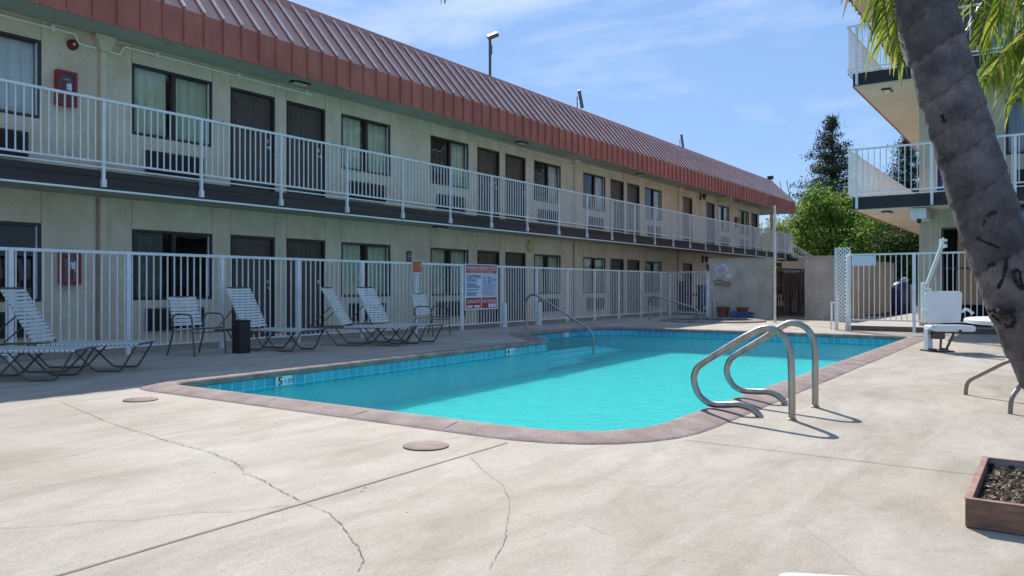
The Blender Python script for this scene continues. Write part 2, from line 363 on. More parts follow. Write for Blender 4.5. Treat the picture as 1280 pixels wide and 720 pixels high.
def tag(o, label=None, cat=None, group=None, kind=None):
    if label: o['label'] = label
    if cat: o['category'] = cat
    if group: o['group'] = group
    if kind: o['kind'] = kind
    return o
def thing(name, label, cat, loc=(0, 0, 0), rz=0.0, group=None):
    o = bpy.data.objects.new(name, None); COL.objects.link(o); o.empty_display_size = .2
    o.location = loc; o.rotation_euler = (0, 0, rz); return tag(o, label, cat, group)
def kids(o): return [c for c in bpy.data.objects if c.parent == o]
def copy_tree(o, parent=None):
    ks = kids(o); c = o.copy(); COL.objects.link(c); c.parent = parent
    for k in ks: copy_tree(k, c)
    return c
def struct(o): o['kind'] = 'structure'; return o
def smoothpath(pts, n=6, rad=None):
    """round the corners of a polyline"""
    P = [Vector(p) for p in pts]; outp = [P[0]]
    for i in range(1, len(P)-1):
        a, b, c_ = P[i-1], P[i], P[i+1]; r = rad if rad else .08
        r = min(r, (a-b).length*.49, (c_-b).length*.49)
        p0 = b+(a-b).normalized()*r; p1 = b+(c_-b).normalized()*r
        for k in range(n+1):
            t = k/n; outp.append(p0*(1-t)**2+b*2*t*(1-t)+p1*t*t)
    outp.append(P[-1]); return outp
def spline(pts, n=8):
    P = [Vector(p) for p in pts]; P = [P[0]*2-P[1]]+P+[P[-1]*2-P[-2]]; o = []
    for i in range(1, len(P)-2):
        for k in range(n):
            t = k/n; a, b, c_, d = P[i-1:i+3]
            o.append(.5*((2*b)+(c_-a)*t+(2*a-5*b+4*c_-d)*t*t+(3*b-a-3*c_+d)*t**3))
    o.append(P[-2]); return o
def text_geo(body, size, align='LEFT', xs=1.0, offset=0.0):
    cu = bpy.data.curves.new('t', 'FONT'); cu.body = body; cu.size = size; cu.align_x = align; cu.offset = offset; cu.resolution_u = 2
    ob = bpy.data.objects.new('t', cu); COL.objects.link(ob); dg = bpy.context.evaluated_depsgraph_get()
    me = bpy.data.meshes.new_from_object(ob.evaluated_get(dg)); V = [(v.co.x*xs, v.co.y) for v in me.vertices]; Fc = [tuple(p.vertices) for p in me.polygons]
    bpy.data.objects.remove(ob); bpy.data.meshes.remove(me); bpy.data.curves.remove(cu); return V, Fc
def put_text(mb, body, size, f, m=0, align='LEFT', xs=1.0, offset=0.0, fit=None):
    V, Fc = text_geo(body, size, align, xs, offset)
    if fit and V:
        x0 = min(v[0] for v in V); x1 = max(v[0] for v in V); k = fit/(x1-x0); V = [((v[0]-(x0 if align == 'LEFT' else 0))*k, v[1]) for v in V]
    i = len(mb.V); mb.V += [tuple(f(a, b)) for a, b in V]
    for q in Fc: mb.F.append(tuple(i+k for k in q)); mb.M.append(m)

# ---------------------------------------------------------------- pool outline
def rounded(pts):
    o = []; n = len(pts)
    for i in range(n):
        p = Vector(pts[i][:2]); r = pts[i][2]; a = Vector(pts[i-1][:2]); b = Vector(pts[(i+1) % n][:2])
        p0 = p+(a-p).normalized()*r; p1 = p+(b-p).normalized()*r; k = 8 if r > .15 else 3
        for j in range(k+1):
            t = j/k; o.append(p0*(1-t)**2+p*2*t*(1-t)+p1*t*t)
    return o
POOL = rounded([(-7.68, 4.72, .22), (-2.42, 4.72, .85), (-2.45, 17.75, .12), (-9.0, 17.75, .5), (-9.6, 17.1, .3), (-9.6, 14.25, .15), (-7.95, 12.7, .12)])
SPC = Vector((-8.55, 23.0)); SPR = 1.25
SPA = [SPC+Vector((math.cos(2*math.pi*i/40), math.sin(2*math.pi*i/40)))*SPR for i in range(40)]
def offs(loop, d):
    o = []; n = len(loop)
    for i in range(n):
        a = loop[i]-loop[i-1]; b = loop[(i+1) % n]-loop[i]
        a = a.normalized() if a.length > 1e-6 else b.normalized(); b = b.normalized() if b.length > 1e-6 else a
        na = Vector((a.y, -a.x)); nb = Vector((b.y, -b.x)); m_ = (na+nb).normalized()
        o.append(loop[i]+m_*d/max(.5, m_.dot(na)))
    return o
def filled(name, loops, z, m, parent=None):
    bm_ = bmesh.new(); es = []
    for lp in loops:
        vs_ = [bm_.verts.new((p[0], p[1], z)) for p in lp]
        es += [bm_.edges.new((vs_[i], vs_[(i+1) % len(vs_)])) for i in range(len(vs_))]
    bmesh.ops.triangle_fill(bm_, use_beauty=True, use_dissolve=False, edges=es, normal=(0, 0, 1))
    for f in bm_.faces:
        if f.normal.z < 0: f.normal_flip()
    me = bpy.data.meshes.new(name); bm_.to_mesh(me); bm_.free(); me.materials.append(m)
    o = bpy.data.objects.new(name, me); COL.objects.link(o); o.parent = parent; return o

DX0, DX1, DY0, DY1 = -13.4, 16, -12, 30
struct(filled('pool_deck', [[(DX0, DY0), (DX1, DY0), (DX1, DY1), (DX0, DY1)], offs(POOL, .325), offs(SPA, .28)], 0, deck_m))
struct(filled('ground', [[(-600, -600), (600, -600), (600, 900), (-600, 900)], [(DX0+.5, DY0+.5), (DX1-.5, DY0+.5), (DX1-.5, DY1-.5), (DX0+.5, DY1-.5)]], -.02, asph))

def sweep_ring(name, loop, prof, m, smooth=True, uv=False, parent=None):
    V = []; Fc = []; n = len(loop); k = len(prof)
    for (d, z) in prof:
        for p in offs(loop, d): V.append((p.x, p.y, z))
    per = [0]
    for i in range(n): per.append(per[-1]+(loop[(i+1) % n]-loop[i]).length)
    uvs = []
    for j in range(k-1):
        for i in range(n):
            Fc.append((j*n+i, j*n+(i+1) % n, (j+1)*n+(i+1) % n, (j+1)*n+i)); uvs += [(per[i], prof[j][1]), (per[i+1], prof[j][1]), (per[i+1], prof[j+1][1]), (per[i], prof[j+1][1])]
    me = bpy.data.meshes.new(name); me.from_pydata(V, [], Fc)
    if uv:
        ul = me.uv_layers.new(name='UVMap')
        for i, q in enumerate(uvs): ul.data[i].uv = q
    me.materials.append(m)
    if smooth: me.polygons.foreach_set('use_smooth', [True]*len(Fc))
    o = bpy.data.objects.new(name, me); COL.objects.link(o); o.parent = parent; return o
cop_prof = [(.02, -.05), (-.012, -.035), (-.018, -.005), (-.005, .022), (.03, .034), (.09, .036), (.20, .026), (.31, .012), (.345, .004), (.36, -.01)]
struct(sweep_ring('pool_coping', POOL, cop_prof, coping_m))
struct(sweep_ring('spa_coping', SPA, [(d*.85, z+.03) for d, z in cop_prof[:-1]]+[(.31, -.01)], coping_m))
tb = sweep_ring('pool_tile_band', POOL, [(.022, -.04), (.022, -.195)], tile_m, False, True); struct(tb)
struct(sweep_ring('spa_tile_band', SPA, [(.022, -.02), (.022, -.30)], tile_m, False, True))
# basin
def basin(name, loop, zf, m, ztop=-.19):
    mb = MB(); lp = offs(loop, .0)
    for i in range(len(lp)):
        a, b = lp[i], lp[(i+1) % len(lp)]
        mb.quad((a.x, a.y, zf(a)), (b.x, b.y, zf(b)), (b.x, b.y, ztop), (a.x, a.y, ztop))
    o = mb.build(name, m); bm_ = bmesh.new(); bm_.from_mesh(o.data)
    vs_ = [bm_.verts.new((p.x, p.y, zf(p))) for p in lp]; es = [bm_.edges.new((vs_[i], vs_[(i+1) % len(vs_)])) for i in range(len(vs_))]
    bmesh.ops.triangle_fill(bm_, use_beauty=True, edges=es, normal=(0, 0, 1)); bm_.to_mesh(o.data); bm_.free(); return struct(o)
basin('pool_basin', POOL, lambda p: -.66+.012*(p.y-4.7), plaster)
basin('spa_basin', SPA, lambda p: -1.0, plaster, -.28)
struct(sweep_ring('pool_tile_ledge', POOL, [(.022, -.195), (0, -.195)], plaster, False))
mb = MB()
for k, (x1, z1) in enumerate([(-8.95, -.31), (-8.5, -.36), (-8.05, -.41)]):
    mb.box(-9.62, 13.0, -1.4, x1, 17.2, z1-.13); 
    mb.box(x1-.04, 13.02, z1-.128, x1+.004, 17.18, z1-.124, 1)
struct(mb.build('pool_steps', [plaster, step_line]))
struct(filled('pool_water', [offs(POOL, .018)], -.150, water_m))
struct(filled('spa_water', [offs(SPA, .01)], -.10, water_m))

# deck joints, cracks
def ribbon(mb, pts, wd, z=.004, jit=0):
    P = [Vector((p[0], p[1])) for p in pts]; n = len(P); Lf = []; Rt = []
    for i in range(n):
        t = (P[min(i+1, n-1)]-P[max(i-1, 0)]).normalized(); nr = Vector((-t.y, t.x)); wv = wd*(1+random.uniform(-jit, jit))*.5
        Lf.append(P[i]+nr*wv); Rt.append(P[i]-nr*wv)
    for i in range(n-1):
        mb.quad((Rt[i].x, Rt[i].y, z), (Rt[i+1].x, Rt[i+1].y, z), (Lf[i+1].x, Lf[i+1].y, z), (Lf[i].x, Lf[i].y, z))
mb = MB()
cracks = [[(75,502),(105,515),(135,528),(165,538),(185,543),(200,549),(225,556),(255,563),(275,571),(295,579),(303,586),(305,592),(330,601),(345,611),(365,621),(385,631),(410,641),(425,655),(437,670),(445,682),(455,700),(448,718)],
 [(-30,662),(0,661),(50,659),(95,655),(125,651),(170,651),(210,645),(250,640),(300,640),(340,634),(372,632)],
 [(-20,590),(0,587),(50,577),(90,570),(125,560),(165,551),(185,544)],
 [(587,570),(605,590),(627,605),(637,625),(635,650),(630,680),(610,715)]]
for ci, cr in enumerate(cracks):
    pts = [on_ground(u, v) for u, v in cr]; o = []
    for i in range(len(pts)-1):
        a, b = pts[i], pts[i+1]; ns = max(2, int((b-a).length/.025))
        for k in range(ns):
            t = k/ns; p = a.lerp(b, t); o.append(p+Vector((random.gauss(0, .0032), random.gauss(0, .0032), 0)))
    ribbon(mb, o, [.0036, .0028, .0027, .0022][ci], jit=.7)
    if ci == 0: ribbon(mb, [p+Vector((random.gauss(.008, .012), random.gauss(.01, .01), 0)) for p in o[len(o)//3:len(o)*2//3]], .002, .0036, .6)
rk = random.Random(21)
for (u, v, a, ln) in [(303,588,2.6,.5),(410,641,.4,.5),(225,556,1.2,.35),(637,640,.3,.4),(607,562,.2,.7),(500,700,.9,.8),(60,560,.2,.9),(700,650,.3,1.1),(760,600,-.4,.8),(330,560,.9,.7),(900,640,.5,1.2),(1090,560,.3,.9),(1150,690,.8,.7),(1120,640,2.4,.5)]:
    p = on_ground(u, v); o = [p.copy()]; an = a
    for k in range(int(ln/.03)):
        an += rk.gauss(0, .16); o.append(o[-1]+Vector((math.cos(an)*.03, math.sin(an)*.03, 0)))
    ribbon(mb, o, .0009, .0038, .6)
struct(mb.build('deck_cracks', crack_m))
mb = MB()
ribbon(mb, [(-2.95, DY0+.2), (-2.97, 1.4), (-3.02, 4.30)], .010)
for yy in (5.05, 8.75, 12.5, 16.2): ribbon(mb, [(-2.08, yy+.02), (-.3, yy), (8, yy)], .007)
for yy in (0.9,): ribbon(mb, [(-11, yy), (-2.95, yy)], .006)
ribbon(mb, [(-8.05, 8.6), (-11.7, 8.6)], .007); ribbon(mb, [(-8.25, 12.2), (-11.7, 12.2)], .007)
struct(mb.build('deck_joints', crack_m))
# coping seams
mb = MB()
for (a, b) in [((-4.6, 4.69), (-4.65, 4.40)), ((-3.7, 4.69), (-3.66, 4.40))]:
    mb.tube([(a[0], a[1], .034), ((a[0]+b[0])/2, (a[1]+b[1])/2, .0325), (b[0], b[1], .010)], .0022, 5)
struct(mb.build('coping_seams', crack_m))

# depth markers on the tile band
def depth_marker(y0, wd, txt, small, label):
    mk = MB(); x = -7.68-.27*(y0-4.72)/8.0 if y0 < 13 else -9.6
    xx = x-.004
    ang = math.atan2(-.27, 7.98) if y0 < 13 else 0
    f = lambda a, b, cc=0: (xx+.0+cc+math.sin(ang)*a, y0+a*math.cos(ang), -.155+b)
    mk.V += [f(0, 0), f(wd, 0), f(wd, .115), f(0, .115)]; mk.F.append((0, 1, 2, 3)); mk.M.append(0)
    put_text(mk, txt, .135, lambda a, b: f(a+.03, b+.012, .003), 1, xs=1.15, offset=.003)
    if small: put_text(mk, small, .075, lambda a, b: f(a+wd*.50, b+.022, .003), 1)
    tag(mk.build('depth_marker', [signwhite, signblack]), label, 'depth marker', 'depth markers on the pool tiles')
# ---------------------------------------------------------------- motel (left)
WX, BX, FX = -13.2, -12.25, -12.35
FL2, SOF = 2.86, 5.28
MY0, MY1 = -3.5, 42.5
motel = thing('motel_building', 'two storey cream stucco motel with terracotta metal mansard roof along the pool', 'building', (-18, 20, 0))
wins = []; doors = []
P = 7.92
for k in range(-1, 3):
    b = 7.43+P*k
    if b > -2: wins.append(b); doors += [(b+1.98, 'door'), (b+3.33, 'door')]
    wins.append(b+4.86)
wins = [y for y in wins if y < 30 and y > -3]; doors = [(y, n) for y, n in doors if y < 27]
small_wins = [(36.15, 1.6), (39.15, 1.6)]
far_doors = [(31.92, 'red'), (34.68, 'door'), (41.15, 'door')]
ops = [(y, y+1.58, 'w') for y in wins]+[(y, y+1.06, 'd') for y, _ in doors]+[(y, y+1.06, 'r' if n == 'red' else 'd') for y, n in far_doors]+[(y, y+w_, 'w') for y, w_ in small_wins]
ops.sort()
mb = MB(); gv = MB()
for fl, (zb, zt) in enumerate([(0, 2.557), (FL2-.1, SOF+.2)]):
    base = 0.0 if fl == 0 else FL2
    sill = .81 if fl == 0 else 3.70; y = MY0
    hd = sill+1.24
    for (a, b, t) in ops:
        mb.box(WX-.2, y, zb, WX, a, zt)
        mb.box(WX-.2, a, hd, WX, b, zt)
        if t == 'w': mb.box(WX-.2, a, zb, WX, b, sill)
        elif fl == 1: mb.box(WX-.2, a, zb, WX, b, base)
        y = b
        gv.box(WX-.002, a-.005, hd+.004, WX+.0025, a+.005, zt-.002)
        gv.box(WX-.002, b-.005, hd+.004, WX+.0025, b+.005, zt-.002)
    mb.box(WX-.2, y, zb, WX, MY1, zt)
mb.box(-24, MY1-.2, 0, WX-.2, MY1, SOF+.2); mb.box(-24, MY0, 0, WX-.2, MY0+.2, SOF+.2); mb.box(-24, MY0+.2, 0, -23.8, MY1-.2, SOF+.2)
k0 = len(mb.V); mb.V += gv.V; mb.F += [tuple(q+k0 for q in f) for f in gv.F]; mb.M += [1]*len(gv.F)
mb.build('wall', [stucco, groove], motel, world=True)
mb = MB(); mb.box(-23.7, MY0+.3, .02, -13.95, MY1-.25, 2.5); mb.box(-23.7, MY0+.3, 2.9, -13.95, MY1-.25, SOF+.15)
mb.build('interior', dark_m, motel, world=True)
# floor slab with dark fascia
mb = MB()
BYE = 45.3
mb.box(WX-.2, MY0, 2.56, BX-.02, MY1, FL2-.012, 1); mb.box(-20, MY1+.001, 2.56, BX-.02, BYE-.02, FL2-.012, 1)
mb.box(BX-.018, MY0, 2.575, BX+.005, BYE, FL2, 0); mb.box(-20, BYE-.018, 2.575, BX-.02, BYE+.005, FL2, 0)
mb.box(BX-.03, MY0, 2.545, BX+.012, BYE+.01, 2.573, 2)
mb.box(BX+.005, MY0, 2.76, BX+.018, BYE, 2.775, 0)
mb.build('balcony_slab', [dark_fascia, soffitm, pipe_m], motel, world=True)
# roof: soffit, vertical band, slope, seams, cap
RZ0, RZ1, RZ2, RX2 = 5.25, 5.83, 7.02, -13.37
RYE, RY0 = 46.4, -4.2
roof = MB()
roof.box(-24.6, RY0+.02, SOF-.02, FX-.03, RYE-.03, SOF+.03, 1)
roof.quad((FX, RY0, RZ0), (FX, RYE, RZ0), (FX, RYE, RZ1), (FX, RY0, RZ1))
roof.quad((FX-.03, RYE, RZ0), (FX-.03, RY0, RZ0), (FX, RY0, RZ0), (FX, RYE, RZ0))
roof.quad((FX, RY0, RZ1), (FX, RYE, RZ1), (RX2, RYE-1.0, RZ2), (RX2, RY0+1.0, RZ2), 3)
roof.quad((FX, RYE, RZ0), (-24.6, RYE, RZ0), (-24.6, RYE, RZ1), (FX, RYE, RZ1))
roof.quad((FX, RYE, RZ1), (-24.6, RYE, RZ1), (-23.6, RYE-1.0, RZ2), (RX2, RYE-1.0, RZ2))
roof.quad((-24.6, RY0, RZ0), (FX, RY0, RZ0), (FX, RY0, RZ1), (-24.6, RY0, RZ1))
roof.quad((-24.6, RY0, RZ1), (FX, RY0, RZ1), (RX2, RY0+1, RZ2), (-23.6, RY0+1, RZ2))
roof.quad((-24.6, RYE, RZ0), (-24.6, RY0, RZ0), (-24.6, RY0, RZ1), (-24.6, RYE, RZ1))
roof.quad((-24.6, RYE, RZ1), (-24.6, RY0, RZ1), (-23.6, RY0+1, RZ2), (-23.6, RYE-1, RZ2))
roof.quad((RX2, RY0+1, RZ2), (RX2, RYE-1, RZ2), (-23.6, RYE-1, RZ2), (-23.6, RY0+1, RZ2), 2)
rf = roof.build('roof', [roofm, soffitm, flat_roof, roofslope], motel, world=True)
sm = MB(); n = int((RYE-RY0)/.388)
for i in range(n+1):
    y = RY0+.05+i*.388
    if y > RYE-.02: break
    sm.box(FX-.005, y-.014, RZ0-.01, FX+.035, y+.014, RZ1+.01)
    yt = y; f = 1.0
    if y > RYE-1.0: f = (RYE-y)/1.0
    if y < RY0+1.0: f = (y-RY0)
    f = max(f, .03)
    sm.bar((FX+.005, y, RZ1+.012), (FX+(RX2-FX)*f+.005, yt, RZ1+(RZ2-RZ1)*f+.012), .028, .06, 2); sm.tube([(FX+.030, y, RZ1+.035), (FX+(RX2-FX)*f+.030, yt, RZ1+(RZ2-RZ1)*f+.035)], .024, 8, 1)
n = int((24.6+FX)/.388)
for i in range(n):
    x = FX-.2-i*.388
    sm.box(x-.014, RYE-.005, RZ0-.01, x+.014, RYE+.035, RZ1+.01)
    sm.bar((x, RYE+.005, RZ1+.012), (x, RYE-1.0+.005, RZ2+.012), .026, .05)
sm.box(FX-.01, RY0, RZ0-.03, FX+.02, RYE+.02, RZ0+.02)
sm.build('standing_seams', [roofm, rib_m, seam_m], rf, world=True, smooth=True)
cp = MB()
cp.bar((RX2+.03, RY0+1, RZ2-.02), (RX2+.03, RYE-1, RZ2-.02), .10, .15)
cp.bar((RX2+.075, RY0+1, RZ2-.10), (RX2+.075, RYE-1, RZ2-.10), .05, .03)
cp.bar((RX2+.03, RYE-1, RZ2-.02), (FX+.02, RYE+.02, RZ1+.04), .09, .05)
cp.build('roof_cap', roofcap, rf, world=True)
# windows, doors, air conditioners
def curtain_mb(w_, h_, y0f=0.0, y1f=1.0, x=-.16, m=0, seed=0):
    rr = random.Random(seed); c_ = MB(); n = 46; ph = rr.uniform(0, 6)
    xs = []; y0 = w_*y0f; y1 = w_*y1f
    for i in range(n+1):
        y = y0+(y1-y0)*i/n; xs.append((x+.03*math.sin(y*38+ph)+.018*math.sin(y*71+ph*2), y))
    for i in range(n):
        (xa, ya), (xb, yb) = xs[i], xs[i+1]
        c_.quad((xa, ya, .0), (xb, yb, .0), (xb*.7-.05, yb, h_), (xa*.7-.05, ya, h_), m)
    return c_
def window_proto(w_, h_, style):
    f = MB(); t = .045
    for (y0, y1, z0, z1) in ((0, w_, 0, t), (0, w_, h_-t, h_), (0, t, t, h_-t), (w_-t, w_, t, h_-t), (w_/2-.035, w_/2+.035, t, h_-t)):
        f.box(-.10, y0, z0, .006 if y1-y0 < w_ or True else 0, y1, z1)
    f.box(-.06, w_/2+.035, t, -.03, w_/2+.06, h_-t); f.box(-.06, w_-t-.025, t, -.03, w_-t, h_-t, 1)
    f.box(-.06, w_/2+.06, h_-t-.025, -.03, w_-t-.025, h_-t)
    o = f.build('window', [frame_m, whitemetal], motel)
    g = MB(); g.quad((-.05, t, t), (-.05, w_-t, t), (-.05, w_-t, h_-t), (-.05, t, h_-t)); g.build('pane', glass_d if style in (3, 6) else glass_m, o)
    if style == 0: cs = [(0, 1, curt_m)]
    elif style == 1: cs = [(.5, 1, curt_m)]
    elif style == 2: cs = [(0, .45, curt_m), (.52, 1, curt_m)]
    elif style == 3: cs = [(0, .42, curt_m)]
    elif style == 4: cs = [(0, 1, curt_m2)]
    elif style == 5: cs = [(.55, 1, curt_m2)]
    else: cs = [(.06, .3, curt_m)]
    for i, (a, b, cm) in enumerate(cs):
        c_ = curtain_mb(w_, h_, a, b, seed=style*7+i); c_.build('curtain', cm, o, smooth=True)
    return o
protos = {}
def put_window(y, z, w_, style):
    key = (w_, style)
    o = protos[key] if key in protos else None
    if o is None: o = window_proto(w_, 1.24, style); protos[key] = o
    else: o = copy_tree(o, motel)
    o.location = (WX+18, y-20, z); return o
up_styles = {0: 4}
st_up = [0, 4, 2, 2, 1, 5, 5, 5, 5, 5]; st_lo = [3, 6, 3, 2, 2, 2, 2, 1, 3, 2]
for i, y in enumerate(sorted(wins)):
    put_window(y, 3.70, 1.58, st_up[i % 10]); put_window(y, .81, 1.58, st_lo[i % 10])
for y, w_ in small_wins: put_window(y, 3.70, w_, 2); put_window(y, .81, w_, 3)
def door_proto(m_):
    d = MB(); W_, H_ = 1.06, 2.05
    d.box(-.13, 0, 0, .004, .05, H_, 1); d.box(-.13, W_-.05, 0, .004, W_, H_, 1); d.box(-.13, .05, H_-.05, .004, W_-.05, H_, 1)
    d.box(-.12, .05, .01, -.075, W_-.05, H_-.05, 0)
    for (a, b) in ((.16, .48), (.58, .90)):
        for (z0, z1) in ((.15, .85), (1.0, 1.55), (1.68, 1.9)):
            for q in ((a, z0, b, z0+.02), (a, z1-.02, b, z1), (a, z0, a+.02, z1), (b-.02, z0, b, z1)):
                d.box(-.078, q[0], q[1], -.066, q[2], q[3], 0)
    o = d.build('door', [m_, frame_m], motel)
    h = MB(); h.lathe([(.0, 0), (.03, .0), (.03, .012), (.012, .015), (.012, .05), (.028, .055), (.03, .075), (.0, .085)], 12, caps=False)
    h2 = MB(); 
    for v in h.V: h2.V.append((-.075+v[2], .93+v[0], 1.0+v[1]))
    h2.F, h2.M = h.F, h.M; h2.box(-.078, .90, 1.10, -.06, .96, 1.18)
    h2.build('handle', chrome, o, smooth=True); return o
dp = {'door': None, 'red': None}
for y, nme in doors+far_doors:
    for z in (0.01, 2.885):
        if dp[nme] is None: o = dp[nme] = door_proto(door_m if nme == 'door' else door_red)
        else: o = copy_tree(dp[nme], motel)
        if nme == 'red': o['label'] = 'red brown door'
        o.location = (WX+18, y-20, z)
acp = None
for y in sorted(wins)+[q for q, _ in small_wins]:
    for z in (.26, 3.05):
        if acp is None:
            a = MB(); a.box(-.03, 0, 0, .07, 1.12, .40, 0)
            acp = a.build('air_conditioner', ac_m2, motel)
            g = MB()
            for k in range(13): g.box(.068, .03, .03+k*.027, .082, 1.09, .044+k*.027)
            g.build('grille', ac_m, acp); o = acp
        else: o = copy_tree(acp, motel)
        o.location = (WX+18+.004, y+.24-20, z)
# downspouts with conductor heads
for yy in (6.90, 22.65, 31.4):
    d = MB(); d.box(WX+.003, yy-.055, FL2, WX+.085, yy+.055, 4.98); d.box(WX+.003, yy-.055, .02, WX+.085, yy+.055, 2.55)
    d.box(WX+.086, yy-.062, 2.40, WX+.090, yy+.062, 2.43)
    d.prism([(-.07, 4.98), (.07, 4.98), (.17, 5.20), (.17, SOF-.03), (-.17, SOF-.03), (-.17, 5.20)], WX+.003, WX+.16, 0, lambda a, b, c_: (c_, yy+a, b))
    d.build('downspout', stucco, motel, world=True, recalc=True)
    d = MB(); d.tube([(WX+.02, yy-.085, .02), (WX+.02, yy-.085, 2.52)], .010, 8); d.build('drain_pipe', mat('rusty_pipe', (.30, .21, .14), .8, (.42, .34, .25), 5), motel, world=True, smooth=True)
# conduits below the soffit
cz = 5.17
def conduit(pts):
    t = MB(); t.tube(smoothpath([(WX+.05, y, z) for y, z in pts], 4, .04), .020, 8)
    for i in range(len(pts)-1):
        if abs(pts[i+1][0]-pts[i][0]) > 1.2:
            y = pts[i][0]+.6
            while y < pts[i+1][0]: t.box(WX+.02, y-.02, cz-.05, WX+.075, y+.02, cz+.05); y += 1.7
    t.build('conduit', pipe_m, motel, smooth=True, world=True)
conduit([(-3, cz), (6.45, cz), (6.5, cz-.14), (6.79, cz-.15)])
conduit([(6.99, cz-.15), (7.2, cz-.16), (7.26, cz), (11.4, cz)])
conduit([(17.2, cz), (22.3, cz), (22.35, cz-.12), (22.6, cz-.12)])
conduit([(22.75, cz-.12), (23.0, cz-.12), (23.05, cz), (25.6, cz)])
conduit([(28.6, cz), (34.5, cz)])
# end of building: rear beam under roof at walkway end
mb = MB(); mb.box(-13.4, MY1+2.6, 2.9, -13.25, MY1+2.75, SOF-.03); mb.build('support_column', stucco, motel, world=True)
mb = MB(); mb.box(-13.199, 36.2-.3, 5.02, FX-.1, 36.35-.3, SOF-.022); mb.build('soffit_beam', stucco, motel, world=True)

# soffit lights and vents
def soffit_light(y, x, z, group='recessed lights in the motel soffit', label=None, name='soffit_light'):
    t = thing(name, label, 'ceiling light', (x, y, z), 0, group)
    b = MB(); b.box(-.10, -.20, -.035, .10, .20, 0); b.build('frame', frame_m, t, bevel=.006)
    b = MB(); b.box(-.07, -.16, -.05, .07, .16, -.036); b.build('lens', lampglass, t, bevel=.005); return t
for (u, v, lab) in ((375, 100, 'square light in the upper soffit above the pair of doors left of centre'), (652, 177, 'square light in the upper soffit above the second pair of doors'), (800, 217, 'square light in the upper soffit above the third pair of doors'), (925, 250, 'small soffit light in front of the far end windows')):
    p = on_x(u, v, -12.8); soffit_light(p.y, -12.8, SOF-.021, label=lab)
for (y, lab) in ((7.0, 'flat grey vent in the upper soffit right of the conductor head'), (9.55, 'flat grey vent in the upper soffit above the first door')):
    b = MB(); b.box(-.09, -.16, -.012, .09, .16, 0)
    for k in range(6): b.box(-.08+k*.028, -.15, -.02, -.068+k*.028, .15, -.012)
    o = b.build('soffit_vent', soffitm); o.location = (-12.62, y+.9, SOF-.021); tag(o, lab, 'vent', 'vents in the motel soffit')
p = on_x(233, 159, -12.8)
soffit_light(15.2, -12.75, 2.558, label='small light under the balcony left of the first balcony drain', group='lights under the balcony')

# fire extinguisher cabinets
def cabinet(y, z, label, h=.56):
    t = thing('fire_extinguisher_cabinet', label, 'fire cabinet', (WX+.003, y, z), 0, 'red fire extinguisher cabinets on the motel wall')
    b = MB()
    for q in ((0, 0, .045, h), (.265, 0, .31, h), (.045, 0, .265, .05), (.045, h-.05, .265, h)): b.box(0, q[0], q[1], .12, q[2], q[3])
    b.box(0, .045, .05, .02, .265, h-.05); b.build('cabinet_body', red_m, t)
    b = MB(); b.lathe([(.0, .07), (.052, .07), (.055, .085), (.055, .32), (.035, .365), (.018, .38), (.018, .42), (.0, .42)], 16, c=(.065, .155), caps=False); b.build('extinguisher', red_m, t, smooth=True)
    b = MB(); b.box(.05, .12, .42, .08, .2, .44); b.tube([(.065, .155, .42), (.09, .2, .44), (.1, .22, .36), (.1, .22, .2)], .009, 6); b.box(.118, .14, .25, .119, .22, .36); b.build('hose', whitemetal, t)
    b = MB(); b.quad((.112, .045, .05), (.112, .265, .05), (.112, .265, h-.05), (.112, .045, h-.05)); b.build('glass_door', glass_m, t); return t
cabinet(6.14, 3.96, 'red fire extinguisher cabinet on the upper floor wall near the left edge')
cabinet(6.20, 1.08, 'red fire extinguisher cabinet on the ground floor wall behind the pool fence')
cabinet(38.55, 3.96, 'small red fire cabinet between the two far end windows upstairs')
def bell(y, z, label, m_, r=.10, group=None, proj=.06):
    t = thing('fire_bell', label, 'alarm bell', (WX+.003, y, z), 0, group)
    b = MB(); b.lathe([(.0, 0), (r, 0), (r, proj*.5), (r*.85, proj), (r*.3, proj*1.15), (0, proj*1.15)], 20, caps=False)
    b.V = [(v[2], v[0], v[1]) for v in b.V]; b.build('gong', m_, t, smooth=True)
    b = MB(); b.lathe([(0, proj*1.1), (.022, proj*1.1), (.022, proj*1.35), (0, proj*1.35)], 10, caps=False); b.V = [(v[2], v[0], v[1]) for v in b.V]; b.build('hub', whitemetal, t)
    return t
bell(6.42, 4.99, 'round dark red fire bell high on the upper wall near the left', mat('maroon_enamel', (.13, .012, .012), .4), .088)
p = on_x(662, 308, WX); bell(p.y, p.z, 'round cream alarm bell just below the balcony in the middle of the wall', mat('aged_cream', (.55, .46, .25), .6), .18)
for (u, v, lab) in ((875, 246, 'black wall lantern beside the red brown upstairs door'), (878, 324, 'black wall lantern on the ground floor below the far doors')):
    p = on_x(u, v, WX); t = thing('wall_lantern', lab, 'wall lamp', (WX+.003, p.y, p.z), 0, 'wall lanterns at the far end of the motel')
    b = MB(); b.box(0, -.07, -.16, .03, .07, .16); b.tube([(.02, 0, .1), (.12, 0, .14), (.18, 0, .08)], .012, 6); b.build('bracket', blk_m, t)
    b = MB(); b.lathe([(.03, -.15), (.10, .02), (.11, .06), (.03, .11), (.0, .12)], 10, c=(.2, 0), caps=False); b.build('lamp_shade', blk_m, t, smooth=True)
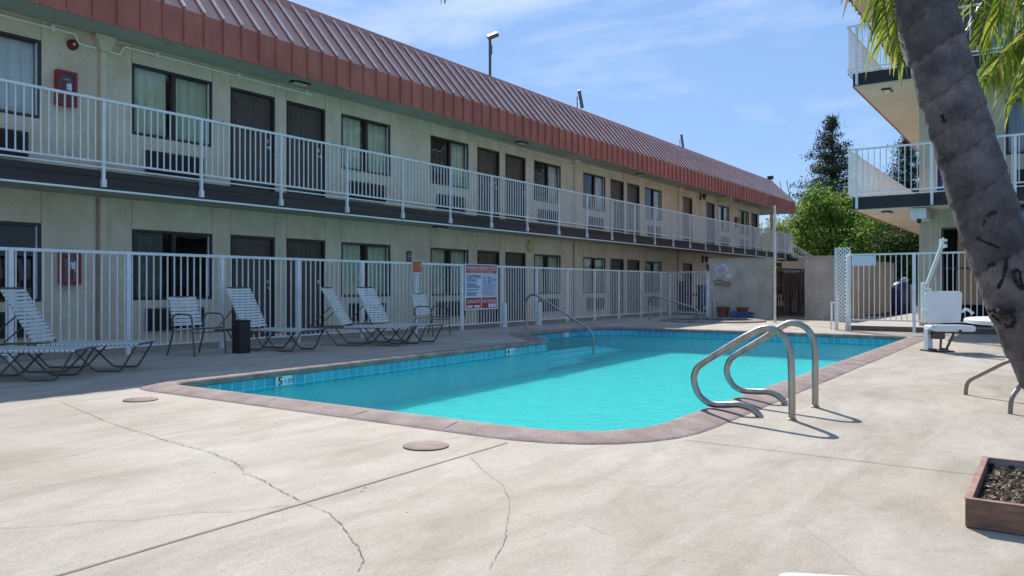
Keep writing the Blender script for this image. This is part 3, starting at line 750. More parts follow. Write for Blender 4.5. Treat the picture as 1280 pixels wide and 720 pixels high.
# room number plates
k = 0
for yy, lab in ((9.22, 'first door'), (12.03, 'second door'), (17.2, 'third door'), (19.95, 'fourth door')):
    b = MB(); b.box(0, -.045, -.035, .012, .045, .035, 0); b.box(.012, -.03, -.015, .0135, .03, .015, 1)
    o = b.build('room_number_plate', [whitemetal, signblack]); o.location = (WX+.003, yy, 4.22); tag(o, 'small white room plate on the upper wall beside the '+lab+' from the left', 'room sign', 'room plates on the motel wall')
p = on_x(448, 346, WX); b = MB(); b.box(0, -.05, -.06, .03, .05, .06); o = b.build('wall_switch_box', whitemetal, bevel=.008); o.location = (WX+.003, p.y, p.z); tag(o, 'small white box on the ground floor wall left of the third window', 'switch box')

# ---------------------------------------------------------------- balcony railing and pool fence
def rail_run(root, a, b, posts, z_top, z_bot, post_z0, sp=.1137, post_w=.045, rail_w=.045, pick=.018, top_h=.04, posts_out=0.0, m_=white, low=None):
    a, b = Vector(a), Vector(b); d = (b-a); ln = d.length; d.normalize(); nr = Vector((d.y, -d.x))
    g = MB(); g.bar((a.x, a.y, z_top-top_h/2), (b.x, b.y, z_top-top_h/2), rail_w, top_h); g.build('top_rail', m_, root, world=True)
    g = MB(); g.bar((a.x, a.y, z_bot), (b.x, b.y, z_bot), rail_w*.75, .03)
    if low: g.bar((a.x, a.y, low), (b.x, b.y, low), .025, .02)
    g.build('bottom_rail', m_, root, world=True)
    g = MB(); t = sp*.5
    while t < ln:
        p = a+d*t; g.box(p.x-pick/2, p.y-pick/2, z_bot, p.x+pick/2, p.y+pick/2, z_top-top_h); t += sp
    g.build('pickets', m_, root, world=True)
    for t in posts:
        p = a+d*t+nr*posts_out; g = MB(); g.box(p.x-post_w/2, p.y-post_w/2, post_z0, p.x+post_w/2, p.y+post_w/2, z_top-top_h-.001 if posts_out == 0 else z_top)
        if posts_out: g.box(p.x-.035-.0, p.y-.035, post_z0+.02, p.x+.04, p.y+.035, post_z0+.16)
        g.build('post', m_, root, world=True)
br = thing('balcony_railing', 'long white picket railing along the upper walkway of the motel', 'railing', (BX, 20, FL2))
post_ys = [6.42+1.706*k for k in range(-5, 23)]
rail_run(br, (BX+.03, MY0+.3), (BX+.03, BYE), [y-(MY0+.3) for y in post_ys if MY0+.4 < y < BYE]+[BYE-MY0-.33], 3.98, 2.99, 2.62, sp=.1137, posts_out=.0, low=2.905)
for y in post_ys:
    if MY0 < y < BYE:
        b = MB(); b.box(BX+.006, y-.034, 2.60, BX+.068, y+.034, 2.72); b.build('post_foot', white, br, world=True)
rail_run(br, (BX, BYE-.03), (-16.2, BYE-.03), [0.8, 2.4, 3.9], 3.98, 2.99, 2.62, low=2.905)
fx = -11.75; FYE = 26.95
pf = thing('pool_fence', 'white steel picket fence between the loungers and the motel walkway', 'fence', (fx, 15, 0))
rail_run(pf, (fx, -3.0), (fx, FYE), [4.90-1.65*k+3 for k in (4, 3, 2, 1)]+[4.90+1.652*k+3.0 for k in range(0, 14)], 1.585, .125, .0, sp=.118, post_w=.062, rail_w=.05, top_h=.045)
gt = thing('fence_gate', 'white picket gate at the far left corner of the pool fence', 'gate', (fx, 27, 0))
GA, GB = (fx+.05, 27.05), (-9.82, 25.95)
rail_run(gt, GA, GB, [.04, 2.2], 1.585, .12, .0, sp=.155, post_w=.09, rail_w=.05, top_h=.05, pick=.022)
b = MB(); p = Vector(GB)
b.tube([(p.x+.12, p.y-.05, 0), (p.x+.12, p.y-.05, .62), (p.x+.27, p.y-.08, .62), (p.x+.27, p.y-.08, 0)], .024, 6)
tag(b.build('gate_stop', white), 'short white bent post at the foot of the far gate', 'gate stop', 'short white gate posts')
# short double posts on two fence bays
for (u, v0, v1, lab) in ((630.5, 378, 409, 'short white post against the pool fence beside the warning sign'), (674, 378, 405, 'short white post against the pool fence right of the far handrail')):
    pt = on_x(u, v1, fx+.07); b = MB(); b.box(-.035, -.045, 0, .035, .045, .62); b.box(-.05, -.08, 0, .05, .08, .012)
    o = b.build('fence_brace', white); o.location = (fx+.085, pt.y, 0); tag(o, lab, 'fence post', 'short posts at the pool fence')

# warning sign
def onplane(x, y0, z0): return lambda a, b_, c_=0.0: (x+c_, y0+a, z0+b_)
pa = on_x(581, 330, fx+.05); pb = on_x(622, 386, fx+.05)
sy, sw, sz, sh = pa.y, pb.y-pa.y, on_x(601, 387, fx+.05).z, 0
sh = 1.60-sz
ws = thing('pool_warning_sign', 'large white pool rules sign with red headings and blue caution text on the fence', 'sign', (fx+.04, sy, sz))
b = MB(); b.box(0, 0, 0, .012, sw, sh); b.build('panel', signwhite, ws)
b = MB(); X1 = .0145
def rect(a0, b0, a1, b1, m_, x=X1): b.quad((x, a0*sw, b0*sh), (x, a1*sw, b0*sh), (x, a1*sw, b1*sh), (x, a0*sw, b1*sh), m_)
rect(.03, .875, .97, .98, 0); rect(.03, .80, .97, .868, 1)
f2 = lambda ax, bz: (lambda a, c_: (X1+.002, ax*sw+a, bz*sh+c_))
put_text(b, 'WARNING-NO LIFEGUARD ON DUTY', .105, f2(.05, .888), 2, fit=.90*sw, offset=.003)
put_text(b, 'CHILDREN UNDER 14 NOT PERMITTED', .034, f2(.14, .840), 2, fit=.72*sw)
put_text(b, 'WITHOUT PARENT OR ADULT IN ATTENDANCE', .034, f2(.12, .808), 2, fit=.76*sw)
rect(.50, .285, .965, .775, 3)
put_text(b, 'CAUTION', .13, f2(.04, .685), 4, fit=.42*sw, offset=.004)
rr = random.Random(4)
for i in range(17):
    if i in (3, 9, 12): continue
    z = .655-i*.0215; rect(.05, z, .05+rr.uniform(.26, .41), z+.011, 4, X1+.001)
for i in range(4):
    rect(.56, .70-i*.035, .60, .72-i*.035, 4, X1+.002); rect(.69, .70-i*.035, .76, .72-i*.035, 4, X1+.002)
for i in range(3): rect(.80, .635+i*.02, .94, .644+i*.02, 4, X1+.002)
for i in range(9):
    z = .585-i*.03; rect(.53, z, .53+rr.uniform(.25, .40), z+.006, 5, X1+.002)
rect(.03, .03, .475, .265, 0); rect(.50, .03, .965, .265, 0)
put_text(b, 'CAPACITY', .115, f2(.05, .15), 2, fit=.40*sw, offset=.002); put_text(b, 'NO DIVING', .115, f2(.52, .15), 2, fit=.42*sw, offset=.002)
rect(.05, .05, .22, .10, 2, X1+.002); rect(.27, .05, .44, .10, 2, X1+.002); rect(.70, .045, .94, .125, 2, X1+.002)
b.build('lettering', [signred, signor, signwhite, signpale, signblue, signblue], ws)
# small orange sign with white stake
p = on_x(514.5, 341, fx+.04); q = on_x(527.5, 332, fx+.04)
os_ = thing('orange_sign', 'small orange and white sign hung on the pool fence above the far chair', 'sign', (fx+.04, p.y, p.z-.02))
b = MB(); b.box(0, 0, 0, .01, q.y-p.y, .30, 0); b.build('panel', signwhite, os_)
b = MB(); b.box(.0105, .02, .03, .013, q.y-p.y-.02, .285, 0); b.tube([(.0145, .3, .20), (.0145, .24, .22), (.0145, .22, .19), (.0145, .26, .17), (.0145, .30, .16)], .006, 5, 1); b.build('lettering', [orange_m, mat('sign_yellow', (.7, .6, .2), .5)], os_)
b = MB(); b.box(-.005, .19, -.62, .012, .225, 0, 0); b.build('stake', signwhite, os_)
p = on_x(511, 320.5, WX); b = MB(); b.box(0, -.09, -.13, .012, .09, .13, 0)
b.tube([(.016, .055*math.sin(t*.7), -.04+.05*math.cos(t*.7)) for t in range(10)], .009, 5, 1); b.tube([(.016, .055, -.04), (.016, .05, .05), (.016, 0, .085), (.016, -.05, .05), (.016, -.05, .0)], .009, 5, 1)
o = b.build('door_number_sign', [signblack, whitemetal]); o.location = (WX+.003, p.y, p.z); tag(o, 'small black plate with a pale number high on the ground floor wall', 'sign')

depth_marker(on_x(340, 470, -7.8).y, .26, '5', '1.5M', 'pale depth marker reading 5 on the near tile band')
depth_marker(on_x(630, 437, -7.95).y, .27, '4', '1.2M', 'pale depth marker reading 4 on the tile band left of the steps')
depth_marker(on_x(703, 418, -9.6).y, .3, '3', 'FT', 'pale depth marker reading 3 on the tiles above the steps')

# ---------------------------------------------------------------- enclosure walls
ec = thing('enclosure_wall', 'low grey beige stucco wall behind the spa with the tilted sign', 'wall', (-8.7, 26.1, 0))
b = MB(); b.box(-9.80, 26.0, 0, -7.66, 26.2, 1.97); b.box(-9.80, 26.2, 0, -9.6, 33, 1.97); b.build('wall', wall_m, ec, world=True)
b = MB(); b.box(-9.84, 25.96, 1.972, -7.62, 26.24, 2.0); b.build('wall_cap', wall_m, ec, world=True)
e2 = thing('trash_enclosure_wall', 'pale beige stucco block wall right of the brown gate', 'wall', (-6.2, 27, 0))
b = MB(); b.box(-6.62, 26.0, 0, -5.62, 36.5, 1.98); b.box(-9.6, 34.3, 0, -6.62, 34.5, 1.9); b.build('wall', wall_m, e2, world=True)
b = MB(); b.box(-6.66, 25.96, 1.982, -5.58, 36.54, 2.02); b.build('wall_cap', wall_m, e2, world=True)
b = MB(); b.box(-7.68, 27.2, 1.62, -6.60, 27.35, 1.86); b.box(-9.6, 27.2, 1.862, -6.6, 33, 1.9); tag(b.build('shed_roof_edge', mat('tan_board', (.42, .34, .26), .8)), 'flat tan roof edge above the brown gate between the stucco walls', 'shed roof')
g = thing('brown_gate', 'dark brown slatted gate with torn mesh between the two stucco walls', 'gate', (-7.1, 26.4, 0))
b = MB(); b.box(-7.62, 26.36, .04, -7.57, 26.42, 1.66); b.box(-6.72, 26.36, .04, -6.67, 26.42, 1.62); b.bar((-7.6, 26.39, 1.64), (-6.69, 26.39, 1.58), .04, .05); b.box(-7.57, 26.37, .12, -6.72, 26.41, .17)
b.build('gate_frame', gate_m, g, world=True)
b = MB()
for k in range(9): b.box(-7.53+k*.095, 26.375, .12, -7.505+k*.095, 26.40, 1.58)
b.build('pickets', gate_m, g, world=True)
b = MB(); nn_ = 10
for i in range(nn_): b.quad((-7.57+i*.085, 26.44+.015*math.sin(i*2.1), .15+.08*math.sin(i)), (-7.57+(i+1)*.085, 26.44+.015*math.sin(i*2.1+2.1), .15+.08*math.sin(i+1)), (-7.57+(i+1)*.085, 26.44, 1.55-.05*math.sin(i*.35)), (-7.57+i*.085, 26.44, 1.55-.05*math.sin(i*.35)))
b.build('mesh_screen', glass_material('brown_mesh', (.30, .19, .14), .0), g, world=True)
b = MB(); b.box(-6.665, 26.2, .02, -6.622, 26.30, 1.70); b.build('hinge_post', whitemetal, g, world=True)
# cart behind the brown gate
b = MB(); b.box(-7.5, 29, .25, -6.75, 29.8, .75); b.box(-7.5, 29, .75, -6.75, 29.05, 1.15)
for q in ((-7.4, 29.1), (-6.85, 29.1), (-7.4, 29.7), (-6.85, 29.7)): b.tube([(q[0]-.03, q[1], .12), (q[0]+.03, q[1], .12)], .12, 10)
tag(b.build('storage_cart', mat('rusty_brown', (.12, .05, .04), .7, (.3, .25, .22), 3)), 'brown storage cart seen through the brown slatted gate', 'cart')
b = MB(); b.tube([(-9.86, 25.5, .9), (-9.86, 25.5, 1.0)], .01, 6)
# tilted sign, small plate, coiled hose on wall
ts = thing('tilted_red_sign', 'small tilted white sign with red writing on the stucco wall', 'sign', (-9.35, 25.985, 1.62))
mxr = Matrix.Rotation(R(-28), 4, 'Y'); b = MB(); b.box(-.21, -.012, -.15, .21, 0, .15, 0, mxr); b.build('panel', signwhite, ts)
b = MB()
rr = random.Random(2)
for r_ in range(3):
    x = -.15
    while x < .14:
        wv = rr.uniform(.03, .08); b.box(x, -.0145, .065-r_*.075-.02, min(x+wv, .16), -.0125, .065-r_*.075+.02, 0, mxr); x += wv+.02
b.build('lettering', signred, ts)
ps = MB(); ps.box(-.1, -.012, -.08, .1, 0, .08, 0); ps.box(-.05, -.0135, -.02, .05, -.0125, .02, 1); o = ps.build('wall_plate', [signwhite, signpale]); o.location = (-9.1, 25.985, 1.40); tag(o, 'small pale plate on the stucco wall below the tilted sign', 'sign')
b = MB(); b.tube(smoothpath([(-9.62, 25.94, 1.22), (-9.4, 25.92, 1.28), (-9.2, 25.92, 1.18), (-9.05, 25.92, 1.20), (-9.0, 25.92, 1.10), (-9.12, 25.92, 1.06), (-9.3, 25.92, 1.14), (-9.6, 25.94, 1.12)], 4, .06), .022, 7)
tag(b.build('hose_hook', mat('grey_rubber', (.22, .21, .20), .6)), 'grey looped hose on a hook below the small wall plate', 'hose')
# pots and folded blue cover
def pot(u, rr_, h_, label, z0=0.0, bowl=False):
    p = on_y(u, 396, 25.55); t = thing('flower_pot', label, 'pot', (p.x, 25.55, z0), 0, 'brown pots at the stucco wall')
    b = MB(); b.lathe([(0, 0), (rr_*.68, 0), (rr_*.93, h_*.80), (rr_, h_*.80), (rr_*1.02, h_), (rr_*.9, h_), (rr_*.85, h_*.86), (0, h_*.84)], 24, caps=False); b.build('pot_body', pot_m, t, smooth=True)
    b = MB(); b.lathe([(0, h_*.845), (rr_*.86, h_*.865)], 20, caps=False); b.build('soil', soil_m, t); return t
pot(904, .215, .37, 'tall brown clay pot standing against the stucco wall')
pot(928, .21, .16, 'low brown clay bowl resting on the folded blue cover', .20)
p = on_y(928, 396, 25.55); b = MB()
for k in range(5):
    n = 14; z = .04*k
    for i in range(n):
        x0 = -.30+.6*i/n; x1 = -.30+.6*(i+1)/n
        zz = lambda x: z+.012*math.sin(x*17+k*1.7)
        b.box(x0, -.22+.02*math.sin(k*2), zz(x0), x1, .22, zz(x0)+.034)
o = b.build('folded_pool_cover', blue_m, smooth=True); o.location = (p.x, 25.55, .012); tag(o, 'folded blue cover lying on the deck under the clay bowl', 'cover')
# tall pole
b = MB(); pp = on_ground(968.5, 403); b.lathe([(0, 0), (.09, 0), (.09, .012), (.038, .02), (.034, 3.38), (.034, 3.40), (0, 3.41)], 14, caps=False)
o = b.build('white_pole', whitemetal, smooth=True); o.location = (pp.x, pp.y, 0); tag(o, 'tall plain white pole standing on the deck right of the spa', 'pole')

# housekeeping things behind the far gate
hk = thing('cleaning_cart', 'dark cleaning cart with a violet bag behind the far white gate', 'cart', (-11.35, 28.6, 0))
b = MB(); b.box(-.55, -.3, .15, .25, .3, .25); b.box(-.55, -.3, .7, .25, .3, .76); b.box(-.55, -.3, .25, -.48, .3, 1.25); b.box(.2, -.3, .25, .25, .3, 1.1); b.build('cart_frame', blk_m, hk)
b = MB(); b.lathe([(.10, .3), (.2, .4), (.22, .8), (.16, 1.05), (.0, 1.1)], 12, c=(.5, -.1)); b.build('bag', mat('violet_cloth', (.22, .22, .42), .8), hk, smooth=True)
b = MB(); b.tube([(.75, -.2, .1), (.8, -.2, 1.4)], .012, 6); b.tube([(.8, -.2, 1.4), (.6, -.25, 1.5), (.4, -.25, 1.42)], .06, 7); b.build('mop', whitemetal, hk)

# ---------------------------------------------------------------- right building
RB = thing('right_motel_building', 'three storey pale stucco motel wing with dark balcony edges at the right', 'building', (2, 30, 0))
RWX, RWY, RSX, RSY, RX1, RY1 = -2.67, 20.8, -3.92, 19.7, 14, 42
LV = [.12, 3.14, 6.04]; CE = 8.45
b = MB()
# openings in front wall per level: (x0,x1,z0,z1,kind)
def opx(u): return on_y(u, 300, RWY).x
openings = {0: [(opx(1176.5), opx(1176.5)+1.0, .12, 2.42, 'd'), (-.55, 1.1, .95, 2.2, 'w'), (1.6, 2.6, .12, 2.2, 'd')],
            1: [(opx(1171), opx(1171)+.95, 3.15, 5.2, 'b'), (opx(1257), opx(1257)+1.6, 4.0, 5.25, 'w'), (1.6, 2.6, 3.15, 5.2, 'd')],
            2: [(opx(1171), opx(1171)+.95, 6.05, 8.1, 'd'), (opx(1257), opx(1257)+1.6, 6.9, 8.1, 'w'), (1.6, 2.6, 6.05, 8.1, 'd')]}
for lv in range(3):
    z0 = [0, 3.0, 5.9][lv]; z1 = [2.84, 5.78, CE+.3][lv]; x = RWX
    for (a, c_, za, zb, kd) in openings[lv]:
        b.box(x, RWY, z0, a, RWY+.2, z1); b.box(a, RWY, zb, c_, RWY+.2, z1)
        if za > z0+.02: b.box(a, RWY, z0, c_, RWY+.2, za)
        x = c_
    b.box(x, RWY, z0, RX1, RWY+.2, z1)
    b.box(RWX, RWY+.2, z0, RWX+.2, RY1, z1)
    b.box(RX1-.2, RWY+.2, z0, RX1, RY1, z1); b.box(RWX+.2, RY1-.2, z0, RX1-.2, RY1, z1)
b.build('wall', stucco_r, RB, world=True)
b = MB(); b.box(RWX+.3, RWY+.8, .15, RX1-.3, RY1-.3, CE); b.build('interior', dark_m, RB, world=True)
b = MB()
for x in (opx(1166.5), opx(1173)): b.box(x, RWY-.0025, .13, x+.01, RWY+.002, 2.80)
b.build('wall_joint', groove, RB, world=True)
for z in (3.14, 6.04):
    b = MB(); zb = z-.30
    b.box(RSX+.03, RSY+.03, zb, RX1, RWY-.002, z-.012, 1); b.box(RSX+.03, RWY-.0015, zb, RWX-.002, RY1, z-.012, 1)
    b.box(RSX, RSY, zb+.012, RX1, RSY+.028, z, 0); b.box(RSX, RSY+.029, zb+.012, RSX+.028, RY1, z, 0)
    b.box(RSX-.008, RSY-.008, z-.11, RX1, RSY-.002, z-.095, 0)
    b.box(RSX-.012, RSY+.03, zb-.012, RSX+.03, RY1, zb+.01, 2)
    b.box(RSX-.012, RSY-.01, zb-.006, RX1, RSY+.029, zb+.01, 3)
    b.build('balcony_slab', [char_fascia, soffit_tan, roofm, stucco_r], RB, world=True)
# roof
b = MB(); ex, ey, ez = -4.35, 19.2, 8.38
b.box(ex+.02, ey+.02, ez+.03, RX1+.5, RY1+.5, ez+.08, 1)
b.quad((ex, RY1+.5, ez), (ex, ey, ez), (ex, ey, ez+.6), (ex, RY1+.5, ez+.6)); b.quad((ex, ey, ez), (RX1+.5, ey, ez), (RX1+.5, ey, ez+.6), (ex, ey, ez+.6))
b.quad((ex, ey, ez+.6), (RX1+.5, ey, ez+.6), (RX1+.5, ey+1, ez+1.8), (ex+1, ey+1, ez+1.8)); b.quad((ex, RY1+.5, ez+.6), (ex, ey, ez+.6), (ex+1, ey+1, ez+1.8), (ex+1, RY1+.5, ez+1.8))
b.quad((ex+1, ey+1, ez+1.8), (RX1+.5, ey+1, ez+1.8), (RX1+.5, RY1+.5, ez+1.8), (ex+1, RY1+.5, ez+1.8))
rr_ = b.build('roof', [roofm, soffit_tan], RB, world=True)
b = MB(); y = ey
while y < RY1: b.box(ex-.035, y-.014, ez-.01, ex+.005, y+.014, ez+.61); b.bar((ex-.005, y, ez+.61), (ex+.995, y, ez+1.81), .026, .05) if y > ey+1 else None; y += .388
x = ex
while x < RX1: b.box(x-.014, ey-.035, ez-.01, x+.014, ey+.005, ez+.61); b.bar((x, ey-.005, ez+.61), (x, ey+.995, ez+1.81), .026, .05) if x > ex+1 else None; x += .388
b.build('standing_seams', roofm, rr_, world=True)
# doors/windows in right building
for lv in range(3):
    for (a, c_, za, zb, kd) in openings[lv]:
        f = MB(); t = .05
        f.box(a, RWY-.004, za, a+t, RWY+.1, zb); f.box(c_-t, RWY-.004, za, c_, RWY+.1, zb); f.box(a+t, RWY-.004, zb-t, c_-t, RWY+.1, zb)
        if kd == 'w':
            f.box(a+t, RWY-.004, za, c_-t, RWY+.1, za+t); f.box((a+c_)/2-.03, RWY-.004, za+t, (a+c_)/2+.03, RWY+.1, zb-t)
            o = f.build('window', frame_m, RB, world=True)
            g_ = MB(); g_.quad((a+t, RWY+.05, za+t), (c_-t, RWY+.05, za+t), (c_-t, RWY+.05, zb-t), (a+t, RWY+.05, zb-t)); g_.build('pane', glass_m, o, world=True)
            cu = MB(); n = 60
            for i in range(n):
                xa = a+(c_-a)*i/n; xb = a+(c_-a)*(i+1)/n; ya = RWY+.3+.03*math.sin(xa*38); yb = RWY+.3+.03*math.sin(xb*38)
                cu.quad((xa, ya, za), (xb, yb, za), (xb, yb, zb), (xa, ya, zb))
            cu.build('curtain', mat('blue_grey_curtain', (.42, .50, .58), .9), o, world=True, smooth=True)
            ac = MB(); ac.box(a+.2, RWY-.07, za-.75, c_-.25, RWY-.003, za-.35, 0); a_ = ac.build('air_conditioner', ac_m2, RB, world=True)
            gr = MB()
            for k in range(12): gr.box(a+.23, RWY-.083, za-.72+k*.03, c_-.28, RWY-.071, za-.705+k*.03)
            gr.build('grille', ac_m, a_, world=True)
        else:
            o_m = {'d': door_m, 'b': mat('blue_door', (.02, .05, .30), .4)}[kd]
            o = f.build('door', frame_m, RB, world=True)
            if kd == 'd' and lv == 0 and a < -1: 
                g_ = MB(); g_.quad((a+t, RWY+.05, za), (c_-t, RWY+.05, za), (c_-t, RWY+.05, zb-t), (a+t, RWY+.05, zb-t)); 
                cu = MB(); cu.quad((a+.25, RWY+.45, za+.5), (c_, RWY+.45, za+.5), (c_, RWY+.45, zb-.15), (a+.3, RWY+.45, zb-.15)); cu.build('blind', mat('brown_blind', (.55, .33, .16), .8), o, world=True)
                cu = MB(); cu.box(a+t, RWY+.02, 1.45, c_-t, RWY+.045, 1.49); cu.build('crossbar', frame_m, o, world=True)
            else:
                dd = MB(); dd.box(a+t, RWY+.05, za, c_-t, RWY+.09, zb-t); dd.build('door_leaf', o_m, o, world=True)
# box light at ceiling corner
b = MB(); b.box(-.16, 0, -.24, .16, 1.0, 0); p = on_y(1148, 270, RSY+.12)
t = thing('security_light_box', 'grey white box with a small camera under the first balcony corner', 'security camera', (p.x, RSY+.10, 2.825))
b.build('housing', whitemetal, t, bevel=.01); b = MB(); b.lathe([(0, -.34), (.03, -.34), (.045, -.30), (.045, -.242), (0, -.242)], 12, c=(.0, .12), caps=False); b.build('camera', blk_m, t, smooth=True)
for (u, v, z, lab) in ((1109, 265, 2.838, 'flat light under the first floor balcony of the right building'), (1109, 110, 5.738, 'flat light under the second floor balcony of the right building')):
    p = on_ground(1109, 2*HY-0, 0) if False else None
    y = RSY+.75; x = on_y(u, v, y).x
    soffit_light(y, x, z, 'lights under the right building balconies', lab)
# white number sign
p = on_y(1236, 154, RWY); b = MB(); b.box(-.055, -.014, -.075, .055, 0, .075, 0); b.box(-.03, -.0155, -.03, .03, -.0142, .03, 1); o = b.build('room_number_plate', [signwhite, signpale]); o.location = (p.x, RWY-.003, p.z); tag(o, 'small pale room plate on the right building beside the palm trunk', 'room sign')
# balcony rails of right building
for z, lab in ((3.14, 'white picket railing around the first floor balcony of the right building'), (6.04, 'white picket railing around the top floor balcony of the right building')):
    t = thing('balcony_railing', lab, 'railing', (RSX, RSY, z), 0, 'railings of the right building')
    rail_run(t, (RSX-.11, RSY-.03), (RX1, RSY-.03), [.20+1.56*k for k in range(0, 11)], z+1.13, z+.10, z-.27, sp=.128, post_w=.055, low=z+.02)
    rail_run(t, (RSX-.11, RY1), (RSX-.11, RSY-.01), [.1+1.7*k for k in range(0, 13)], z+1.13, z+.10, z-.0, sp=.128, post_w=.045, low=z+.02)
# awning
t = thing('blue_awning', 'pale blue curved awning on the ground floor right of the palm trunk', 'awning', (-.7, RWY, 2.2))
b = MB(); n = 10
for i in range(n):
    a0 = math.pi/2*i/n; a1 = math.pi/2*(i+1)/n
    y0, z0, y1, z1 = -math.sin(a0)*.95, .62*math.cos(a0), -math.sin(a1)*.95, .62*math.cos(a1)
    b.quad((-.15, y0, z0), (-.15, y1, z1), (2.2, y1, z1), (2.2, y0, z0)); b.tri((-.15, 0, 0), (-.15, y0, z0), (-.15, y1, z1))
b.build('canopy', awn_m, t, smooth=True)
b = MB()
for x in (-.15, .45, 1.05, 1.65, 2.2): b.tube([(x, -math.sin(math.pi/2*i/8)*.955, .625*math.cos(math.pi/2*i/8)) for i in range(9)], .012, 6)
b.build('rib', whitemetal, t)
# raised walkway
b = MB(); b.box(-4.15, 20.02, 0.001, RX1, 24.5, .12, 0); b.box(-4.15, 20.0, 0.001, RX1, 20.018, .115, 1); b.box(-4.15, 24.5, .001, RWX, 32, .119, 0)
struct(b.build('raised_walkway', [walkm, riserm]))
# right pool fence
rf_ = thing('right_pool_fence', 'white picket fence in front of the right building behind the pool lift', 'fence', (-1, 19.88, 0))
rail_run(rf_, (-4.12, 19.88), (12, 19.88), [0.04, 1.47+.0, 3.3, 5.1, 6.9, 8.7, 10.5, 12.3, 14.1], 1.82, .26, 0.0, sp=.115, post_w=.062, rail_w=.05)
b = MB(); b.box(-3.97, 19.83, 1.54, -3.45, 19.845, 1.77)
for k in range(8): b.box(-3.93+k*.06, 19.826, 1.58, -3.92+k*.06, 19.83, 1.73, 0)
tag(b.build('fence_notice', signwhite), 'blank pale notice board on the right fence beside the lattice', 'notice board')
# lattice panel
lt = thing('lattice_panel', 'tall narrow white lattice panel at the left end of the right fence', 'lattice', (-4.15, 19.8, 0))
b = MB(); x0, x1, z0, z1, y = -4.34, -3.99, .22, 1.98, 19.78
def diag(sgn, yy):
    s_ = .088; k = -30
    while k < 60:
        # line x - sgn*z = c ; clip to rect
        c0 = k*s_; k += 1; pts = []
        for X in (x0, x1):
            Z = z0+sgn*(X-x0-c0)
            if z0 <= Z <= z1: pts.append((X, Z))
        for Z in (z0, z1):
            X = x0+c0+sgn*(Z-z0)
            if x0 < X < x1: pts.append((X, Z))
        if len(pts) >= 2 and (Vector(pts[0])-Vector(pts[-1])).length > .03: b.bar((pts[0][0], yy, pts[0][1]), (pts[-1][0], yy, pts[-1][1]), .006, .024, 0, (0, 1, 0) if False else (0, 0, 1))
diag(1, y); diag(-1, y+.008)
b.build('slats', white, lt, world=True)
b = MB(); b.box(x0-.01, y+.014, .0, x0+.03, y+.05, 1.95); b.box(x1-.03, y+.014, .0, x1+.0, y+.05, 1.9); b.build('backing_post', white, lt, world=True)
b = MB(); p = on_ground(1041, 412); b.tube([(p.x-.03, p.y, 0), (p.x-.03, p.y, .66), (p.x+.07, p.y+.01, .66), (p.x+.07, p.y+.01, 0)], .026, 6); b.box(p.x+.05, p.y+.04, 0, p.x+.11, p.y+.10, .84)
tag(b.build('gate_stop', white), 'short white bent post at the foot of the lattice panel', 'gate stop', 'short white gate posts')
# blue bin behind fence
bn = thing('blue_bin', 'violet blue plastic bin with a rounded hood behind the right fence', 'bin', (-4.56, 31.0, .0))
b = MB(); b.lathe([(.24, .0), (.30, .1), (.33, .85), (.34, .9)], 24); b.build('bin_body', bin_m, bn, smooth=True)
b = MB(); b.lathe([(.35, .9), (.35, .94), (.30, 1.10), (.18, 1.20), (0, 1.24)], 24); b.build('lid', bin_m, bn, smooth=True)
b = MB(); b.box(.32, -.12, .1, .46, .12, 1.12); b.lathe([(.10, 1.20), (.14, 1.27), (.10, 1.36), (0, 1.38)], 10, c=(.12, 0)); b.build('bag', mat('pale_bag', (.45, .5, .55), .5), bn, smooth=True)
# ---------------------------------------------------------------- stairs at end of the motel
st = thing('outdoor_staircase', 'outdoor stair with thin white handrail beyond the far end of the motel', 'staircase', (-10, 45.8, 0))
b = MB(); ns = 16
for i in range(ns):
    x = BX+.05+i*.27; z = FL2-(i+1)*.173; b.box(x, 44.3, z-.05, x+.29, 45.3, z)
b.build('treads', walkm, st, world=True)
b = MB(); b.bar((BX, 44.28, FL2-.2), (BX+ns*.27, 44.28, .0), .05, .28); b.bar((BX, 45.32, FL2-.2), (BX+ns*.27, 45.32, .0), .05, .28); b.build('stringer', dark_fascia, st, world=True)
b = MB()
for yy in (44.28, 45.32):
    b.bar((BX, yy, FL2+.62), (BX+ns*.27, yy, .62), .035, .035); b.bar((BX, yy, FL2+.15), (BX+ns*.27, yy, .15), .03, .03)
    for i in range(int(ns*.27/.14)): x = BX+.1+i*.14; z = FL2-(x-BX)*.64; b.box(x-.008, yy-.008, z+.15, x+.008, yy+.008, z+.61)
b.build('handrail', white, st, world=True)
# ---------------------------------------------------------------- roof furniture
def roof_pole(u, v0, v1, X, name, label, head):
    a = on_x(u, v1, X); top = on_x(u, v0, X)
    t = thing(name, label, 'antenna' if head != 'lamp' else 'roof lamp', (X, a.y, RZ2), 0)
    hz_ = top.z-RZ2
    b = MB(); b.tube([(0, 0, 0), (0, 0, hz_)], .045 if head == 'lamp' else .02, 8); b.build('pole', mat('dark_grey_metal', (.08, .085, .09), .5), t, smooth=True)
    return t, hz_
t, h_ = roof_pole(612.5, 47, 98, -15, 'roof_floodlight', 'floodlight on a thin dark pole rising above the red roof', 'lamp')
mxr = Matrix.Translation((0.05, .05, h_+.08)) @ Matrix.Rotation(YAW, 4, 'Z') @ Matrix.Rotation(R(-22), 4, 'Y') @ Matrix.Rotation(R(25), 4, 'X')
b = MB(); b.box(-.17, -.19, -.09, .19, .19, .04, 0, mxr); b.build('lamp_head', mat('dark_grey_metal', (.08, .085, .09)), t, bevel=.02)
b = MB(); b.box(-.15, -.198, -.075, .17, -.1905, .03, 0, mxr); b.build('lens', mat('tan_lens', (.12, .10, .07), .7), t)
b = MB(); b.box(-.03, -.03, h_-.55, .07, .03, h_-.25); b.build('ballast', mat('dark_grey_metal', (.08, .085, .09)), t)
